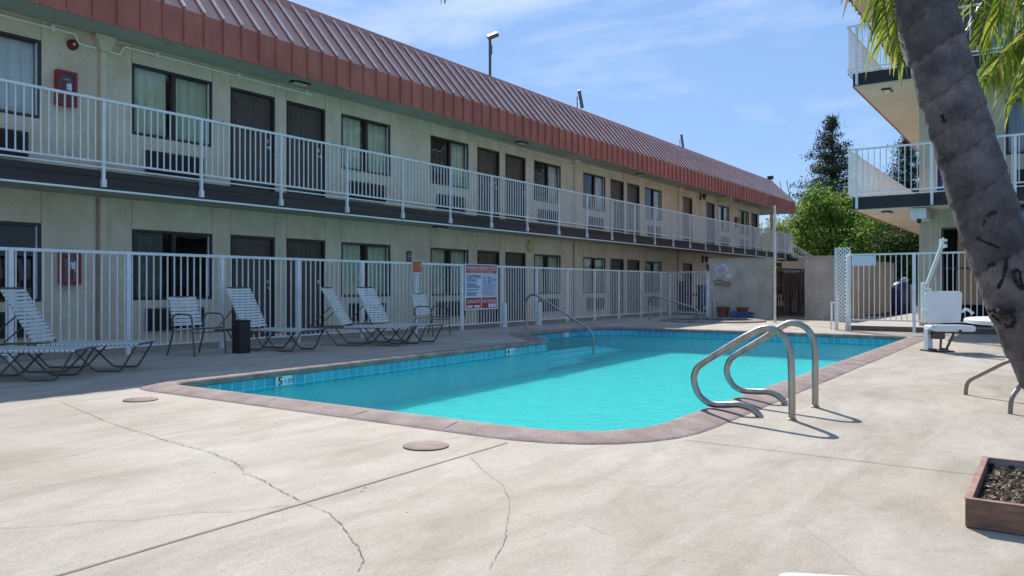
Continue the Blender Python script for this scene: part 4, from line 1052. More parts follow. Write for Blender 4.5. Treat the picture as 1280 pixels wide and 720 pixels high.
for (u, v0, v1, lab) in ((721.5, 121, 137, 'small flat antenna on the roof edge near the middle of the motel'), (850, 174, 186, 'small antenna on the roof edge farther along the motel')):
    t, h_ = roof_pole(u, v0, v1, -14.2, 'roof_antenna', lab, 'ant')
    b = MB(); b.bar((.02, .10, h_+.25), (.02, .34, h_-.35), .05, .16); b.bar((0, 0, h_-.2), (.02, .22, h_-.1), .02, .02); b.build('panel', mat('dark_grey_metal', (.08, .085, .09)), t)
    t['group'] = 'antennas on the motel roof'
t, h_ = roof_pole(963, 224, 230, -14.3, 'roof_camera_lamp', 'small black lamp head at the far end of the roof ridge', 'lamp')
b = MB(); b.box(-.17, -.12, h_-.02, .17, .12, h_+.20); b.build('lamp_head', blk_m, t, bevel=.05)

# ---------------------------------------------------------------- pool furniture
def make_lounger():
    t = thing('strap_lounger', None, 'lounger', (0, 0, 0), 0, 'strap loungers in front of the pool fence')
    r = .0135; hw = .30; zs = .335
    b = MB(); b.tube(smoothpath([(-.62, -hw, zs-.02), (1.20, -hw, zs), (1.20, hw, zs), (-.62, hw, zs-.02)], 5, .07)+[Vector((-.62, -hw, zs-.02))], r, 8)
    b.tube([(0, -hw, zs-.02), (0, hw, zs-.02)], r*.8, 6); b.tube([(.62, -hw, zs-.03), (.62, hw, zs-.03)], r*.8, 6); b.build('frame', bronze, t, smooth=True)
    b = MB(); x = .045
    while x < 1.17:
        b.tube([(x, -hw-.0155, zs), (x, -hw-.009, zs+.014), (x, -hw+.02, zs+.0165), (x, 0, zs+.008), (x, hw-.02, zs+.0165), (x, hw+.009, zs+.014), (x, hw+.0155, zs), (x, hw+.009, zs-.014)], .004, 4) if False else None
        pr = [(-hw-.016, zs-.012), (-hw-.017, zs+.006), (-hw-.006, zs+.0165), (-hw+.05, zs+.014), (0, zs+.003), (hw-.05, zs+.014), (hw+.006, zs+.0165), (hw+.017, zs+.006), (hw+.016, zs-.012)]
        for i in range(len(pr)-1):
            (ya, za), (yb, zb) = pr[i], pr[i+1]; b.quad((x, ya, za), (x+.042, ya, za), (x+.042, yb, zb), (x, yb, zb))
        x += .0535
    b.build('seat_straps', strap_m, t)
    ang = R(60); ux, uz = -math.cos(ang), math.sin(ang)
    def B(l, y, o=0): return (ux*l+uz*o, y, zs+uz*l-ux*o)
    b = MB(); b.tube(smoothpath([B(0, -hw+.03), B(.80, -hw+.03), B(.80, hw-.03), B(0, hw-.03)], 5, .06), r, 8)
    b.tube([B(.42, -hw+.03), (-.62, -hw+.06, zs)], r*.7, 6); b.tube([B(.42, hw-.03), (-.62, hw-.06, zs)], r*.7, 6)
    bk = b.build('backrest', bronze, t, smooth=True)
    b = MB(); l = .04; w2 = hw-.03
    while l < .74:
        pr = [(-w2-.016, -.006), (-w2-.012, .014), (-w2+.05, .013), (0, .002), (w2-.05, .013), (w2+.012, .014), (w2+.016, -.006)]
        for i in range(len(pr)-1):
            (ya, oa), (yb, ob) = pr[i], pr[i+1]; b.quad(B(l, ya, oa), B(l, yb, ob), B(l+.042, yb, ob), B(l+.042, ya, oa))
        l += .0535
    b.build('back_straps', strap_m, bk)
    for s_ in (-1, 1):
        y = s_*(hw-.02)
        for pts in ([(-.36, zs-.015), (-.10, .014), (.36, .014), (.64, zs-.015)], [(.40, zs-.015), (.70, .014), (1.00, .014), (1.18, zs-.008)]):
            b = MB(); b.tube(smoothpath([(x, y, z) for x, z in pts], 5, .05), r*.9, 7); b.build('leg', bronze, t, smooth=True)
    return t
lg = make_lounger()
def spot_lounger(o, far_base, foot, label):
    a = Vector((foot[0]-far_base[0], foot[1]-far_base[1])).normalized(); lat = Vector((a.y, -a.x))*.30
    o.location = (far_base[0]+lat.x, far_base[1]+lat.y, 0); o.rotation_euler = (0, 0, math.atan2(a.y, a.x)); o['label'] = label
LS = [((-10.55, 4.95), (-9.64, 5.73), 'second lounger from the left with its whole raised back in view'),
      ((-10.22, 4.02), (-9.28, 4.85), 'leftmost lounger whose raised back is mostly cut off by the photo edge'),
      ((-11.1, 8.66), (-9.95, 8.87), 'lounger with raised back right of the dark bin and the near chair'),
      ((-10.6, 10.16), (-9.74, 10.62), 'left one of the two overlapping loungers in the middle of the fence'),
      ((-10.6, 11.15), (-9.30, 11.35), 'right one of the two overlapping loungers left of the far chair')]
for i, (a, b_, lab) in enumerate(LS): spot_lounger(lg if i == 0 else copy_tree(lg), a, b_, lab)

def make_chair():
    t = thing('strap_chair', None, 'chair', (0, 0, 0), 0, 'strap armchairs in front of the pool fence'); r = .0125
    for s_ in (-1, 1):
        y = s_*.27
        b = MB(); b.tube(smoothpath([(.27, y, 0), (.21, y, .60), (-.16, y, .61), (-.22, y*.98, .42)], 6, .09), r, 8); b.build('leg', bronze, t, smooth=True)
        b = MB(); b.tube([(-.30, y, 0), (-.17, y*.96, .37)], r, 8); b.build('leg', bronze, t, smooth=True)
    b = MB(); b.tube(smoothpath([(-.30+.12, -.25, .37), (.24, -.25, .40), (.24, .25, .40), (-.18, .25, .37)], 5, .06), r, 8); b.tube([(.22, -.27, .34), (.22, .27, .34)], r*.8, 6); b.tube([(-.18, -.25, .37), (-.18, .25, .37)], r*.8, 6); b.build('seat_frame', bronze, t, smooth=True)
    b = MB(); x = -.15
    while x < .22:
        z = .39+x*.07
        for (ya, za, yb, zb) in ((-.265, -.01, -.255, .012), (-.255, .012, 0, .004), (0, .004, .255, .012), (.255, .012, .265, -.01)): b.quad((x, ya, z+za), (x+.045, ya, z+za), (x+.045, yb, z+zb), (x, yb, z+zb))
        x += .056
    b.build('seat_straps', strap_m, t)
    def B(l, y, o=0): return (-.18-.30*l+o, y, .37+l*.96+o*.3)
    b = MB(); b.tube(smoothpath([B(0, -.23), B(.50, -.23), B(.50, .23), B(0, .23)], 5, .06), r, 8); bk = b.build('backrest', bronze, t, smooth=True)
    b = MB(); l = .06
    while l < .46:
        for (ya, oa, yb, ob) in ((-.245, -.006, -.235, .014), (-.235, .014, 0, .004), (0, .004, .235, .014), (.235, .014, .245, -.006)): b.quad(B(l, ya, oa), B(l, yb, ob), B(l+.045, yb, ob), B(l+.045, ya, oa))
        l += .056
    b.build('back_straps', strap_m, bk); return t
ch = make_chair(); ch.location = (-10.85, 7.15, 0); ch.rotation_euler = (0, 0, R(6)); ch.scale = (1.08, 1.08, 1.04); ch['label'] = 'strap armchair beside the dark bin near the left of the fence'
c2 = copy_tree(ch); c2.location = (-10.95, 12.75, 0); c2.rotation_euler = (0, 0, R(2)); c2['label'] = 'farther strap armchair below the small orange sign'
bx = thing('waste_bin', 'square dark waste bin between the near armchair and a lounger', 'bin', (-10.55, 7.72, 0))
b = MB(); b.prism([(-.10, -.10), (.10, -.10), (.10, .10), (-.10, .10)], 0, .50); b.build('bin_body', blk_m, bx, bevel=.012)
b = MB(); b.box(-.108, -.108, .502, .108, .108, .52); b.build('rim', blk_m, bx, bevel=.005)

# handrails -----------------------------------------------------
hr = thing('step_handrail', 'steel handrail running down into the pool over the steps', 'handrail', (-10.5, 15.75, 0), 0)
b = MB(); pts = [(0, 0, 0), (-.03, 0, .72), (.12, 0, .86), (.30, 0, .83), (1.70, 0, .08), (1.82, 0, -.04), (1.84, 0, -.75)]
b.tube(smoothpath(pts, 6, .10), .025, 12); b.build('tube', steel, hr, smooth=True)
b = MB(); b.lathe([(0, .004), (.055, .004), (.05, .02), (.028, .028), (0, .028)], 16, caps=False); b.build('floor_flange', steel, hr, smooth=True)
hs = thing('spa_handrail', 'steel handrail beside the small round spa near the far gate', 'handrail', (-10.45, 22.6, 0), 0)
b = MB(); b.tube(smoothpath([(0, 0, 0), (0, 0, .60), (.10, 0, .73), (.30, .02, .72), (1.45, .05, .40), (1.62, .05, .25), (1.50, .05, .08), (.6, .05, .05), (.45, .05, -.0)], 6, .12), .028, 12); b.build('tube', steel, hs, smooth=True)
b = MB(); b.lathe([(0, .004), (.055, .004), (.05, .02), (.028, .028), (0, .028)], 16, caps=False); b.build('floor_flange', steel, hs, smooth=True)
# ladder grab rails from pixel traces at fixed planes
def grab(tr, Y, base_uv, label):
    bp_ = on_ground(*base_uv); Yb = bp_.y
    t = thing('ladder_rail', label, 'pool rail', (bp_.x, Yb, 0), 0, 'pair of ladder rails at the near side of the pool')
    pts = [on_y(u, v, Yb) for u, v in tr]; pts[0].z = -.0; 
    pts = [Vector((p.x-bp_.x, 0, p.z)) for p in pts]
    b = MB(); b.tube(spline(pts, 6), .0275, 16); b.build('tube', steel, t, smooth=True)
    b = MB(); b.lathe([(0, .003), (.036, .003), (.036, .012), (.027, .016), (0, .016)], 16, caps=False); b.build('floor_flange', steel, t, smooth=True)
    return pts
grab([(990, 525), (989.8, 490), (989, 455), (987, 437), (979, 420), (966, 411.5), (952, 411.5), (938, 418), (923, 426), (879, 453.6), (869.5, 464), (867.5, 476), (872, 491), (880, 500), (890, 505), (906, 506), (923, 505.8), (937, 510), (946, 516), (951, 522.5)], .0, (990, 525), 'nearer of the two steel ladder rails at the right pool edge')
grab([(1019, 509), (1019, 470), (1018.6, 436), (1014, 418), (1004, 407.5), (991, 404), (980, 407), (951, 425), (918, 445), (910.5, 454), (908.5, 466), (913, 477), (920, 484.5), (930, 488.5), (945, 489.5), (959.4, 490), (971, 494), (978, 500), (982, 506)], .0, (1019, 509), 'farther of the two steel ladder rails at the right pool edge')

# skimmer lids
for (u, v, r_, lab) in ((532.5, 558, .15, 'round pink brown skimmer lid beside the expansion joint'), (176, 500, .15, 'round skimmer lid near the left corner of the pool')):
    p = on_ground(u, v); b = MB(); b.lathe([(0, .003), (r_, .003), (r_, .008), (r_-.006, .011), (0, .011)], 40, caps=False)
    for s_ in (-1, 1): b.lathe([(0, .0115), (.011, .0115), (.011, .013), (0, .013)], 10, 1, c=(.03*s_+.02, s_*.075), caps=False)
    o = b.build('skimmer_lid', [lid_m, signblack], smooth=True); o.location = (p.x, p.y, 0); tag(o, lab, 'skimmer lid', 'skimmer lids in the deck')

# pool lift -----------------------------------------------------
pl = thing('pool_lift', 'white pool lift chair with a raised jointed arm on the far right deck', 'pool lift', (*on_ground(1166, 439)[:2], 0), YAW)
def lx(u): return (u-1166)*.01276
def lz(v): return 1.05-(v-358)*.01276
b = MB(); b.box(lx(1157), -.06, .0, lx(1163.5), .06, lz(412)); b.box(lx(1158), -.10, lz(420), lx(1171), .10, lz(413), 1); b.build('mast', [whitemetal, blk_m], pl, bevel=.006)
b = MB(); b.box(lx(1156), -.22, .0, lx(1184), .16, .022); b.lathe([(0, .022), (.07, .022), (.06, .05), (0, .05)], 12, c=(lx(1161), -.1), caps=False); b.lathe([(0, .022), (.07, .022), (.06, .05), (0, .05)], 12, c=(lx(1180), 0), caps=False); b.build('base_plate', blk_m, pl)
b = MB(); b.tube([(lx(1172), -.08, .02), (lx(1173), -.1, lz(414))], .018, 8); b.tube([(lx(1179), -.08, .02), (lx(1188), -.12, lz(416))], .02, 8); b.box(lx(1161), -.20, lz(424), lx(1173), -.02, lz(415.5)); b.build('seat_support', mat('dark_rust_metal', (.10, .06, .045), .6, (.16, .1, .08), 9), pl, smooth=True)
def rrect(x0, z0, x1, z1, r_, n=5, tp=0.0):
    o = []
    for cx_, cz_, a0 in ((x1-r_, z1-r_, 0), (x0+r_, z1-r_, 90), (x0+r_, z0+r_, 180), (x1-r_, z0+r_, 270)):
        for i in range(n+1):
            a = R(a0+90*i/n); px, pz = cx_+r_*math.cos(a), cz_+r_*math.sin(a)
            k = (pz-z0)/(z1-z0); px = px+(tp*(1-k) if px < (x0+x1)/2 else -tp*(1-k)); o.append((px, pz))
    return o
b = MB(); b.prism(rrect(lx(1153), lz(404), lx(1200.5), lz(364), .06, tp=.03), -.08, -.03, 0, lambda a, c_, d: (a, d, c_)); b.build('backrest', white2, pl, recalc=True, bevel=.012, smooth=True)
b = MB(); b.prism(rrect(lx(1159), lz(414.5), lx(1209), lz(407), .04), -.26, .12, 0, lambda a, c_, d: (a, d, c_)); b.build('seat', white2, pl, recalc=True, bevel=.015, smooth=True)
b = MB(); b.tube(spline([(lx(1198), -.1, lz(390)), (lx(1204), -.12, lz(387)), (lx(1211), -.14, lz(392))], 5), .022, 8); b.tube(spline([(lx(1154), -.1, lz(391)), (lx(1149), -.12, lz(388)), (lx(1147), -.14, lz(393))], 5), .022, 8); b.build('armrest', white2, pl, smooth=True)
b = MB(); b.box(lx(1153.5), .0, lz(404), lx(1157.5), .08, lz(353)); b.lathe([(0, lz(372)), (.05, lz(372)), (.05, lz(360)), (0, lz(360))], 12, c=(lx(1162), 0.04)); b.build('column', white2, pl, bevel=.015)
b = MB(); b.bar((lx(1158), -.01, lz(356)), (lx(1177.5), -.03, lz(303)), .05, .05); b.build('lift_arm', mat('pale_teal_metal', (.50, .62, .58), .45), pl, bevel=.008)
b = MB(); b.tube([(lx(1163), .04, lz(362)), (lx(1171), .04, lz(338))], .032, 10); b.tube([(lx(1171), .04, lz(338)), (lx(1178), .02, lz(312))], .018, 8); b.build('actuator', mat('tan_metal', (.42, .37, .28), .5), pl, smooth=True)
b = MB(); b.box(lx(1175.5), -.06, lz(309), lx(1182), .05, lz(298)); b.lathe([(0, lz(298)), (.02, lz(298)), (.015, lz(296)), (0, lz(296))], 8, c=(lx(1179), 0)); b.build('arm_head', white2, pl, bevel=.01)

for (u, v, lab) in ((1188.5, 413.5, 'bolt'), (1179, 303, 'bolt')):
    b = MB(); b.lathe([(0, 0), (.022, 0), (.022, .012), (0, .014)], 12, caps=False); b.V = [(lx(u)+q[0], (-.275 if v > 400 else -.075)-q[2], lz(v)+q[1]) for q in b.V]; b.build(lab, blk_m, pl)
# round table -----------------------------------------------------
rt = thing('round_table', 'large round white patio table with bent tube legs behind the palm trunk', 'table', (.03, 8.40, 0))
b = MB(); b.lathe([(0, .715), (.71, .715), (.735, .725), (.735, .75), (.715, .762), (0, .765)], 64, caps=False); b.build('tabletop', mat('white_table', (.72, .74, .82), .35), rt, smooth=True)
tm = mat('taupe_tube', (.26, .21, .17), .45)
for (fx_, fy_) in ((-.75, .35), (-.34, -.75), (.75, -.35), (.34, .75)):
    v = Vector((fx_, fy_)).normalized(); b = MB()
    b.tube(smoothpath([(fx_, fy_, 0), (fx_*.985, fy_*.985, .13), (v.x*.42, v.y*.42, .37), (v.x*.10, v.y*.10, .42), (v.x*.10, v.y*.10, .72)], 6, .09), .019, 10); b.build('leg', tm, rt, smooth=True)
# white side table at the bottom edge
p0 = at_d(969, 713, .62*F/(713-HY)); p1 = at_d(1092, 720, .62*F/(720-HY))
dv = (p1-p0); dv.z = 0; dv.normalize(); ang = math.atan2(dv.y, dv.x)
wt = thing('white_side_table', 'white plastic side table cut off by the bottom edge of the photo', 'side table', (p0.x, p0.y, 0), ang)
b = MB(); b.prism(rrect(0, -.45, .45, 0, .035), .398, .43); b.build('tabletop', white2, wt, bevel=.008, smooth=True)
for x, y in ((.04, -.05), (.40, -.05), (.04, -.41), (.40, -.41)):
    b = MB(); b.box(x-.02, y-.02, 0, x+.02, y+.02, .397); b.build('leg', white2, wt, bevel=.005)

# planter and palm -----------------------------------------------------
pn = thing('wooden_planter', 'weathered brown wooden planter box filled with dry leaves at the right edge', 'planter', (.2, 4.43, 0))
x0, x1, y0, y1, hh, tk = -.325, .72, 3.93, 4.95, .125, .022
b = MB(); b.box(x0, y0, .004, x1, y0+tk, hh, 0); b.build('front_board', wood_box, pn, world=True, bevel=.003)
b = MB(); b.box(x0, y1-tk, .004, x1, y1, hh, 0); b.build('back_board', wood_in, pn, world=True, bevel=.003)
b = MB(); b.box(x0, y0+tk+.001, .004, x0+tk, y1-tk-.001, hh-.002, 0); b.build('side_board', wood_red, pn, world=True, bevel=.003)
b = MB(); b.box(x1-tk, y0+tk+.001, .004, x1, y1-tk-.001, hh-.002, 0); b.build('side_board', wood_box, pn, world=True, bevel=.003)
b = MB(); b.box(x0-.003, y0-.003, hh+.0005, x1+.003, y0+tk+.003, hh+.004); b.box(x0-.003, y1-tk-.003, hh+.0005, x1+.003, y1+.003, hh+.004); b.box(x0-.003, y0+tk+.004, hh+.0005, x0+tk+.003, y1-tk-.004, hh+.003); b.build('top_trim', wood_red, pn, world=True)
b = MB(); b.box(x0+.03, y1-tk-.012, .06, x0+.055, y1-tk-.001, .1); b.box(x0+.12, y1-tk-.012, .06, x0+.145, y1-tk-.001, .1); b.build('bolt', blk_m, pn, world=True)
b = MB(); nx = 26
hs_ = {}
rs = random.Random(5)
for i in range(nx+1):
    for j in range(nx+1): hs_[(i, j)] = .045+.025*rs.random()+.012*math.sin(i*.7)*math.cos(j*.5)
for i in range(nx):
    for j in range(nx):
        X = lambda k: x0+tk+(x1-x0-2*tk)*k/nx
        Yv = lambda k: y0+tk+(y1-y0-2*tk)*k/nx
        b.quad((X(i), Yv(j), hs_[(i, j)]), (X(i+1), Yv(j), hs_[(i+1, j)]), (X(i+1), Yv(j+1), hs_[(i+1, j+1)]), (X(i), Yv(j+1), hs_[(i, j+1)]))
b.build('soil', soil_m, pn, world=True, smooth=True)
b = MB()
for i in range(4200):
    px, py = rs.uniform(x0+.05, x1-.04), rs.uniform(y0+.04, y1-.05); pz = .065+rs.random()*.028
    m_ = Matrix.Translation((px, py, pz)) @ Euler((rs.uniform(-.7, .7), rs.uniform(-.7, .7), rs.uniform(0, 6.3))).to_matrix().to_4x4()
    a = rs.uniform(.008, .028); c_ = rs.uniform(.003, .010)
    vv = [m_ @ Vector(q) for q in ((-a, 0, 0), (-a*.3, c_, .003), (a, 0, 0), (-a*.2, -c_, .003))]; b.quad(*vv)
lit = b.build('leaf_litter', mulch_m, pn, world=True); lit['kind'] = 'stuff'

tree = thing('palm_tree', 'leaning grey palm trunk with drooping fronds in the right foreground', 'palm', (.25, 4.42, 0))
ctl = [(1420, 665, 3.50), (1392, 612, 3.52), (1345, 525, 3.54), (1303, 440, 3.58), (1262, 345, 3.62), (1229, 255, 3.68), (1202, 170, 3.74), (1177, 85, 3.80), (1157, 0, 3.86), (1144, -90, 3.92), (1138, -190, 3.98), (1136, -300, 4.04), (1136, -420, 4.08)]
axis = spline([at_d(*q) for q in ctl], 14)
import bisect
V = []; Fc = []; uvs = {}; n = 48; acc = 0; lens = [0]
for i in range(1, len(axis)): lens.append(lens[-1]+(axis[i]-axis[i-1]).length)
tot = lens[-1]; rings = []; q = .08
rg = random.Random(9)
while q < tot: rings.append(q); q += rg.uniform(.13, .24)
res = []; ds = .012; s_ = 0; j = 0
while s_ < tot:
    while lens[j+1] < s_: j += 1
    t_ = (s_-lens[j])/(lens[j+1]-lens[j]); res.append((s_, axis[j].lerp(axis[j+1], t_), (axis[j+1]-axis[j]).normalized())); s_ += ds
xd = Vector((1, 0, 0)); ringcol = []
for (sv, p, t_) in res:
    x = (xd-t_*xd.dot(t_)).normalized(); y = t_.cross(x)
    for k in range(n):
        a = 2*math.pi*k/n
        ss = sv+.050*math.sin(a-2.15)+.007*math.sin(3*a+sv*3)
        i_ = bisect.bisect(rings, ss)-1; dd = (ss-rings[i_])/((rings[i_+1]-rings[i_]) if 0 <= i_ < len(rings)-1 else .2) if i_ >= 0 else 0
        dm = ss-rings[i_] if i_ >= 0 else .1
        rb = .133-.011*(sv/tot)+.06*math.exp(-sv/.15)
        rr2 = rb + .0085*(1-min(1, dd)) - .006*math.exp(-(dm/.008)**2) + .0030*math.sin(5*a+sv*4) + .0012*math.sin(17*a+sv*23) + rg.gauss(0, .0011)
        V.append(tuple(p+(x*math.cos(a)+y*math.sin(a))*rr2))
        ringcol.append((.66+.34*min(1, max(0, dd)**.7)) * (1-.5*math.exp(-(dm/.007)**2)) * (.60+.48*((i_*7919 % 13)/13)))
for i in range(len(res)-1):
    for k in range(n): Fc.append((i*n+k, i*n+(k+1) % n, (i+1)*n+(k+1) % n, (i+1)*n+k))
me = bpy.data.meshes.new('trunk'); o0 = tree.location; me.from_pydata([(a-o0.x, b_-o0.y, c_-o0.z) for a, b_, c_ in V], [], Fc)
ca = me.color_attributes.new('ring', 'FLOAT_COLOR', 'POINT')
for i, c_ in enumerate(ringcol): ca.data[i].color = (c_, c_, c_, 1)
me.polygons.foreach_set('use_smooth', [True]*len(Fc))
tm_ = bpy.data.materials.new('palm_bark'); tm_.use_nodes = True; t = tm_.node_tree; bb = t.nodes['Principled BSDF']
co = t.nodes.new('ShaderNodeTexCoord'); ma = t.nodes.new('ShaderNodeMapping'); ma.inputs['Scale'].default_value = (1, 1, .12); ma.inputs['Rotation'].default_value = (0, R(-20), 0)
n1 = t.nodes.new('ShaderNodeTexNoise'); n1.inputs['Scale'].default_value = 110; n1.inputs['Detail'].default_value = 6
n2 = t.nodes.new('ShaderNodeTexNoise'); n2.inputs['Scale'].default_value = 7; n2.inputs['Detail'].default_value = 12; n2.inputs['Roughness'].default_value = .68
r1 = t.nodes.new('ShaderNodeValToRGB'); r1.color_ramp.elements[0].position = .3; r1.color_ramp.elements[0].color = (.82, .80, .80, 1); r1.color_ramp.elements[1].position = .7; r1.color_ramp.elements[1].color = (1.10, 1.08, 1.08, 1)
r2 = t.nodes.new('ShaderNodeValToRGB'); r2.color_ramp.elements[0].position = .34; r2.color_ramp.elements[0].color = (.066, .058, .062, 1); r2.color_ramp.elements[1].position = .66; r2.color_ramp.elements[1].color = (.215, .195, .192, 1)
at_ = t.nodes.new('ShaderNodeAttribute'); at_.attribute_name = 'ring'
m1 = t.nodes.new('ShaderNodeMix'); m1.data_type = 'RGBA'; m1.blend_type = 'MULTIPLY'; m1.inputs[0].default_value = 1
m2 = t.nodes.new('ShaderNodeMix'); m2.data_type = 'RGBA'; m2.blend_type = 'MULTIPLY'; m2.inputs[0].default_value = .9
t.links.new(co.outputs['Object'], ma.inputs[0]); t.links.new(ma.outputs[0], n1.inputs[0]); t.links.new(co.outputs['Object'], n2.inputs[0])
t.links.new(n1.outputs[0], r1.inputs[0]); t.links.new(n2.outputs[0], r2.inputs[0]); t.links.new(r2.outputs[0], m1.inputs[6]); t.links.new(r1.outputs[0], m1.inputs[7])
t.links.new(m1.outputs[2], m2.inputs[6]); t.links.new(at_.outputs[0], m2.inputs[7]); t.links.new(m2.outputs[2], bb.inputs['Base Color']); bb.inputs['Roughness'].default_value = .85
bp_ = t.nodes.new('ShaderNodeBump'); bp_.inputs['Strength'].default_value = 1.0; bp_.inputs['Distance'].default_value = .006; t.links.new(n1.outputs[0], bp_.inputs['Height']); t.links.new(bp_.outputs[0], bb.inputs['Normal'])
me.materials.append(tm_); trunk = bpy.data.objects.new('trunk', me); COL.objects.link(trunk); trunk.parent = tree
# knife scars on the bark
vd = Vector((-S, Cc, 0))
def on_trunk(u, v):
    best = None
    for (sv, p, t_) in res[::4]:
        d = p.dot(vd); q_ = at_d(u, v, d); e_ = (q_-p).length
        if best is None or e_ < best[0]: best = (e_, p, t_, sv)
    e_, p, t_, sv = best; rb = .133-.011*(sv/tot)+.003
    d = p.dot(vd)-math.sqrt(max(.0004, rb*rb-e_*e_)); return at_d(u, v, d)
scar_m = mat('dark_bark_scar', (.010, .008, .007), 1, (.03, .02, .016), 40)
for k, (pts, wd) in enumerate([([(1221,298),(1230,302),(1240,306),(1249,310)], .007), ([(1258,323),(1257,335),(1254,347),(1247,361)], .008), ([(1235,332),(1240,331),(1244,330)], .009),
     ([(1267,338),(1269,350),(1274,358),(1281,361),(1281,350),(1278,340),(1270,338)], .008), ([(1275,340),(1276,350),(1279,359)], .006), ([(1235,270),(1240,266),(1248,265),(1256,260),(1261,259)], .009), ([(1231,275),(1229,283)], .005),
     ([(1177,143),(1179,149),(1181,153)], .010), ([(1237,388),(1246,388),(1254,391),(1262,389),(1269,388)], .012), ([(1240,394),(1249,401),(1256,405)], .008), ([(1262,392),(1268,400),(1265,407),(1258,409)], .010), ([(1176,197),(1180,199)], .006)]):
    b = MB(); b.tube(spline([on_trunk(u, v) for u, v in pts], 5), [wd*1.05*(.5+random.random()*.8) for _ in range((len(pts)-1)*5+1)], 7); b.build('bark_scar', scar_m, trunk, world=True, smooth=True)

crown = at_d(1136, -400, 4.08)
def frond(P0, P1, P2, P3, nl=70, ll=.55, droop=.9, dry=False, seed=0, name='frond', spread=1.0, tipcut=1.0):
    rn = random.Random(seed); P = [Vector(q) for q in (P0, P1, P2, P3)]; b = MB(); cur = []
    for i in range(41):
        t_ = i/40; cur.append(P[0]*(1-t_)**3+P[1]*3*t_*(1-t_)**2+P[2]*3*t_*t_*(1-t_)+P[3]*t_**3)
    b.tube(cur, [.022*(1-i/42)+.003 for i in range(41)], 6, 1)
    for i in range(nl):
        t_ = .14+.86*(i/nl); k = min(39, int(t_*40)); p = cur[k].lerp(cur[k+1], t_*40-k); tg = (cur[k+1]-cur[k]).normalized()
        side = tg.cross(Vector((0, 0, 1))); side = side.normalized() if side.length > .1 else Vector((1, 0, 0)); upv = side.cross(tg).normalized()
        L_ = ll*(.62+.38*math.sin(math.pi*min(1, t_*.85+.12)))*rn.uniform(.7, 1.1)
        for s_ in (-1, 1):
            dirv = (side*s_*spread*rn.uniform(.7, 1.1)+tg*rn.uniform(.45, .9)+upv*rn.uniform(-.15, .35)).normalized()
            wd = rn.uniform(.006, .013); q_ = p.copy(); dv_ = dirv.copy(); prevL = None; nseg = 5
            for sgi in range(nseg+1):
                f_ = sgi/nseg; wv = wd*(1-f_**1.6)+.0012; sdv = dv_.cross(Vector((0, 0, 1))); sdv = sdv.normalized() if sdv.length > .15 else side
                a_, c_ = q_+sdv*wv, q_-sdv*wv
                if prevL: b.V += []; i0 = len(b.V); b.V += [tuple(prevL[0]), tuple(prevL[1]), tuple(c_), tuple(a_)]; b.F.append((i0, i0+1, i0+2, i0+3)); b.M.append(0)
                prevL = (a_, c_); q_ = q_+dv_*(L_/nseg); dv_ = (dv_+Vector((0, 0, -1))*droop*(.28+.25*f_)+Vector((rn.gauss(0, .05), rn.gauss(0, .05), 0))).normalized()
    o = b.build(name, [palm_dry if dry else palm_leaf, mat('green_rachis', (.14, .16, .04), .5)], tree, world=True)
    bm_ = bmesh.new(); bm_.from_mesh(o.data); bmesh.ops.remove_doubles(bm_, verts=bm_.verts, dist=.00001); bm_.to_mesh(o.data); bm_.free(); return o
A = at_d
frond(crown, A(1090, -520, 4.3), A(1072, -190, 4.5), A(1112, 50, 4.6), 90, .42, 1.3, seed=1)
frond(crown, A(1110, -480, 4.5), A(1105, -200, 4.7), A(1122, 40, 4.8), 90, .44, 1.3, seed=2)
frond(crown, A(1080, -500, 4.4), A(1096, -160, 4.6), A(1104, 12, 4.7), 90, .42, 1.3, seed=21)
frond(crown, A(1060, -500, 4.0), A(1000, -200, 4.2), A(1068, -2, 4.5), 46, .26, .8, seed=3, dry=True)
frond(crown, A(1300, -520, 4.5), A(1420, -20, 4.9), A(1224, 103, 4.9), 110, .46, .9, seed=4)
frond(crown, A(1320, -500, 4.3), A(1440, -40, 4.7), A(1268, 105, 4.7), 110, .46, 1.1, seed=5)
frond(crown, A(1210, -560, 4.9), A(1250, -160, 5.3), A(1228, 35, 5.4), 100, .50, .9, seed=6)
frond(crown, A(1240, -600, 4.9), A(1340, -200, 5.5), A(1262, 40, 5.6), 100, .55, .8, seed=7)
frond(crown, A(1300, -600, 4.4), A(1380, -150, 4.6), A(1300, 60, 4.6), 100, .5, 1.0, seed=17)
frond(crown, A(1260, -560, 4.6), A(1300, -120, 4.8), A(1246, 22, 4.8), 100, .42, 1.1, seed=18)
frond(crown, A(1300, -500, 4.5), A(1400, 0, 4.8), A(1250, 70, 4.75), 130, .48, 1.2, seed=31)
frond(crown, A(1320, -500, 4.7), A(1420, 20, 5.2), A(1235, 98, 5.1), 130, .40, 1.4, seed=32)
frond(crown, A(1260, -560, 4.3), A(1350, -60, 4.5), A(1275, 118, 4.5), 130, .40, 1.3, seed=33)
frond(crown, A(1230, -560, 5.0), A(1290, -80, 5.3), A(1218, 62, 5.2), 120, .42, 1.3, seed=34)
frond(crown, A(1085, -500, 4.6), A(1085, -120, 4.9), A(1128, 78, 4.9), 120, .34, 1.5, seed=35)
frond(crown, A(1150, -560, 4.5), A(1215, -200, 4.8), A(1215, 20, 4.9), 70, .42, 1.1, seed=14)
frond(crown, A(1000, -800, 3.9), A(590, -620, 3.8), A(556, 4, 3.75), 64, .20, 1.6, seed=8)
frond(crown, A(1200, -900, 3.6), A(1500, -700, 3.2), A(1650, -250, 3.0), 60, .5, .9, seed=9)
frond(crown, A(1136, -1000, 4.4), A(1000, -1100, 5.5), A(850, -700, 6.5), 60, .5, .9, seed=10)
frond(crown, A(1136, -1000, 4.4), A(1300, -1100, 5.0), A(1500, -700, 6.2), 60, .5, .9, seed=12)
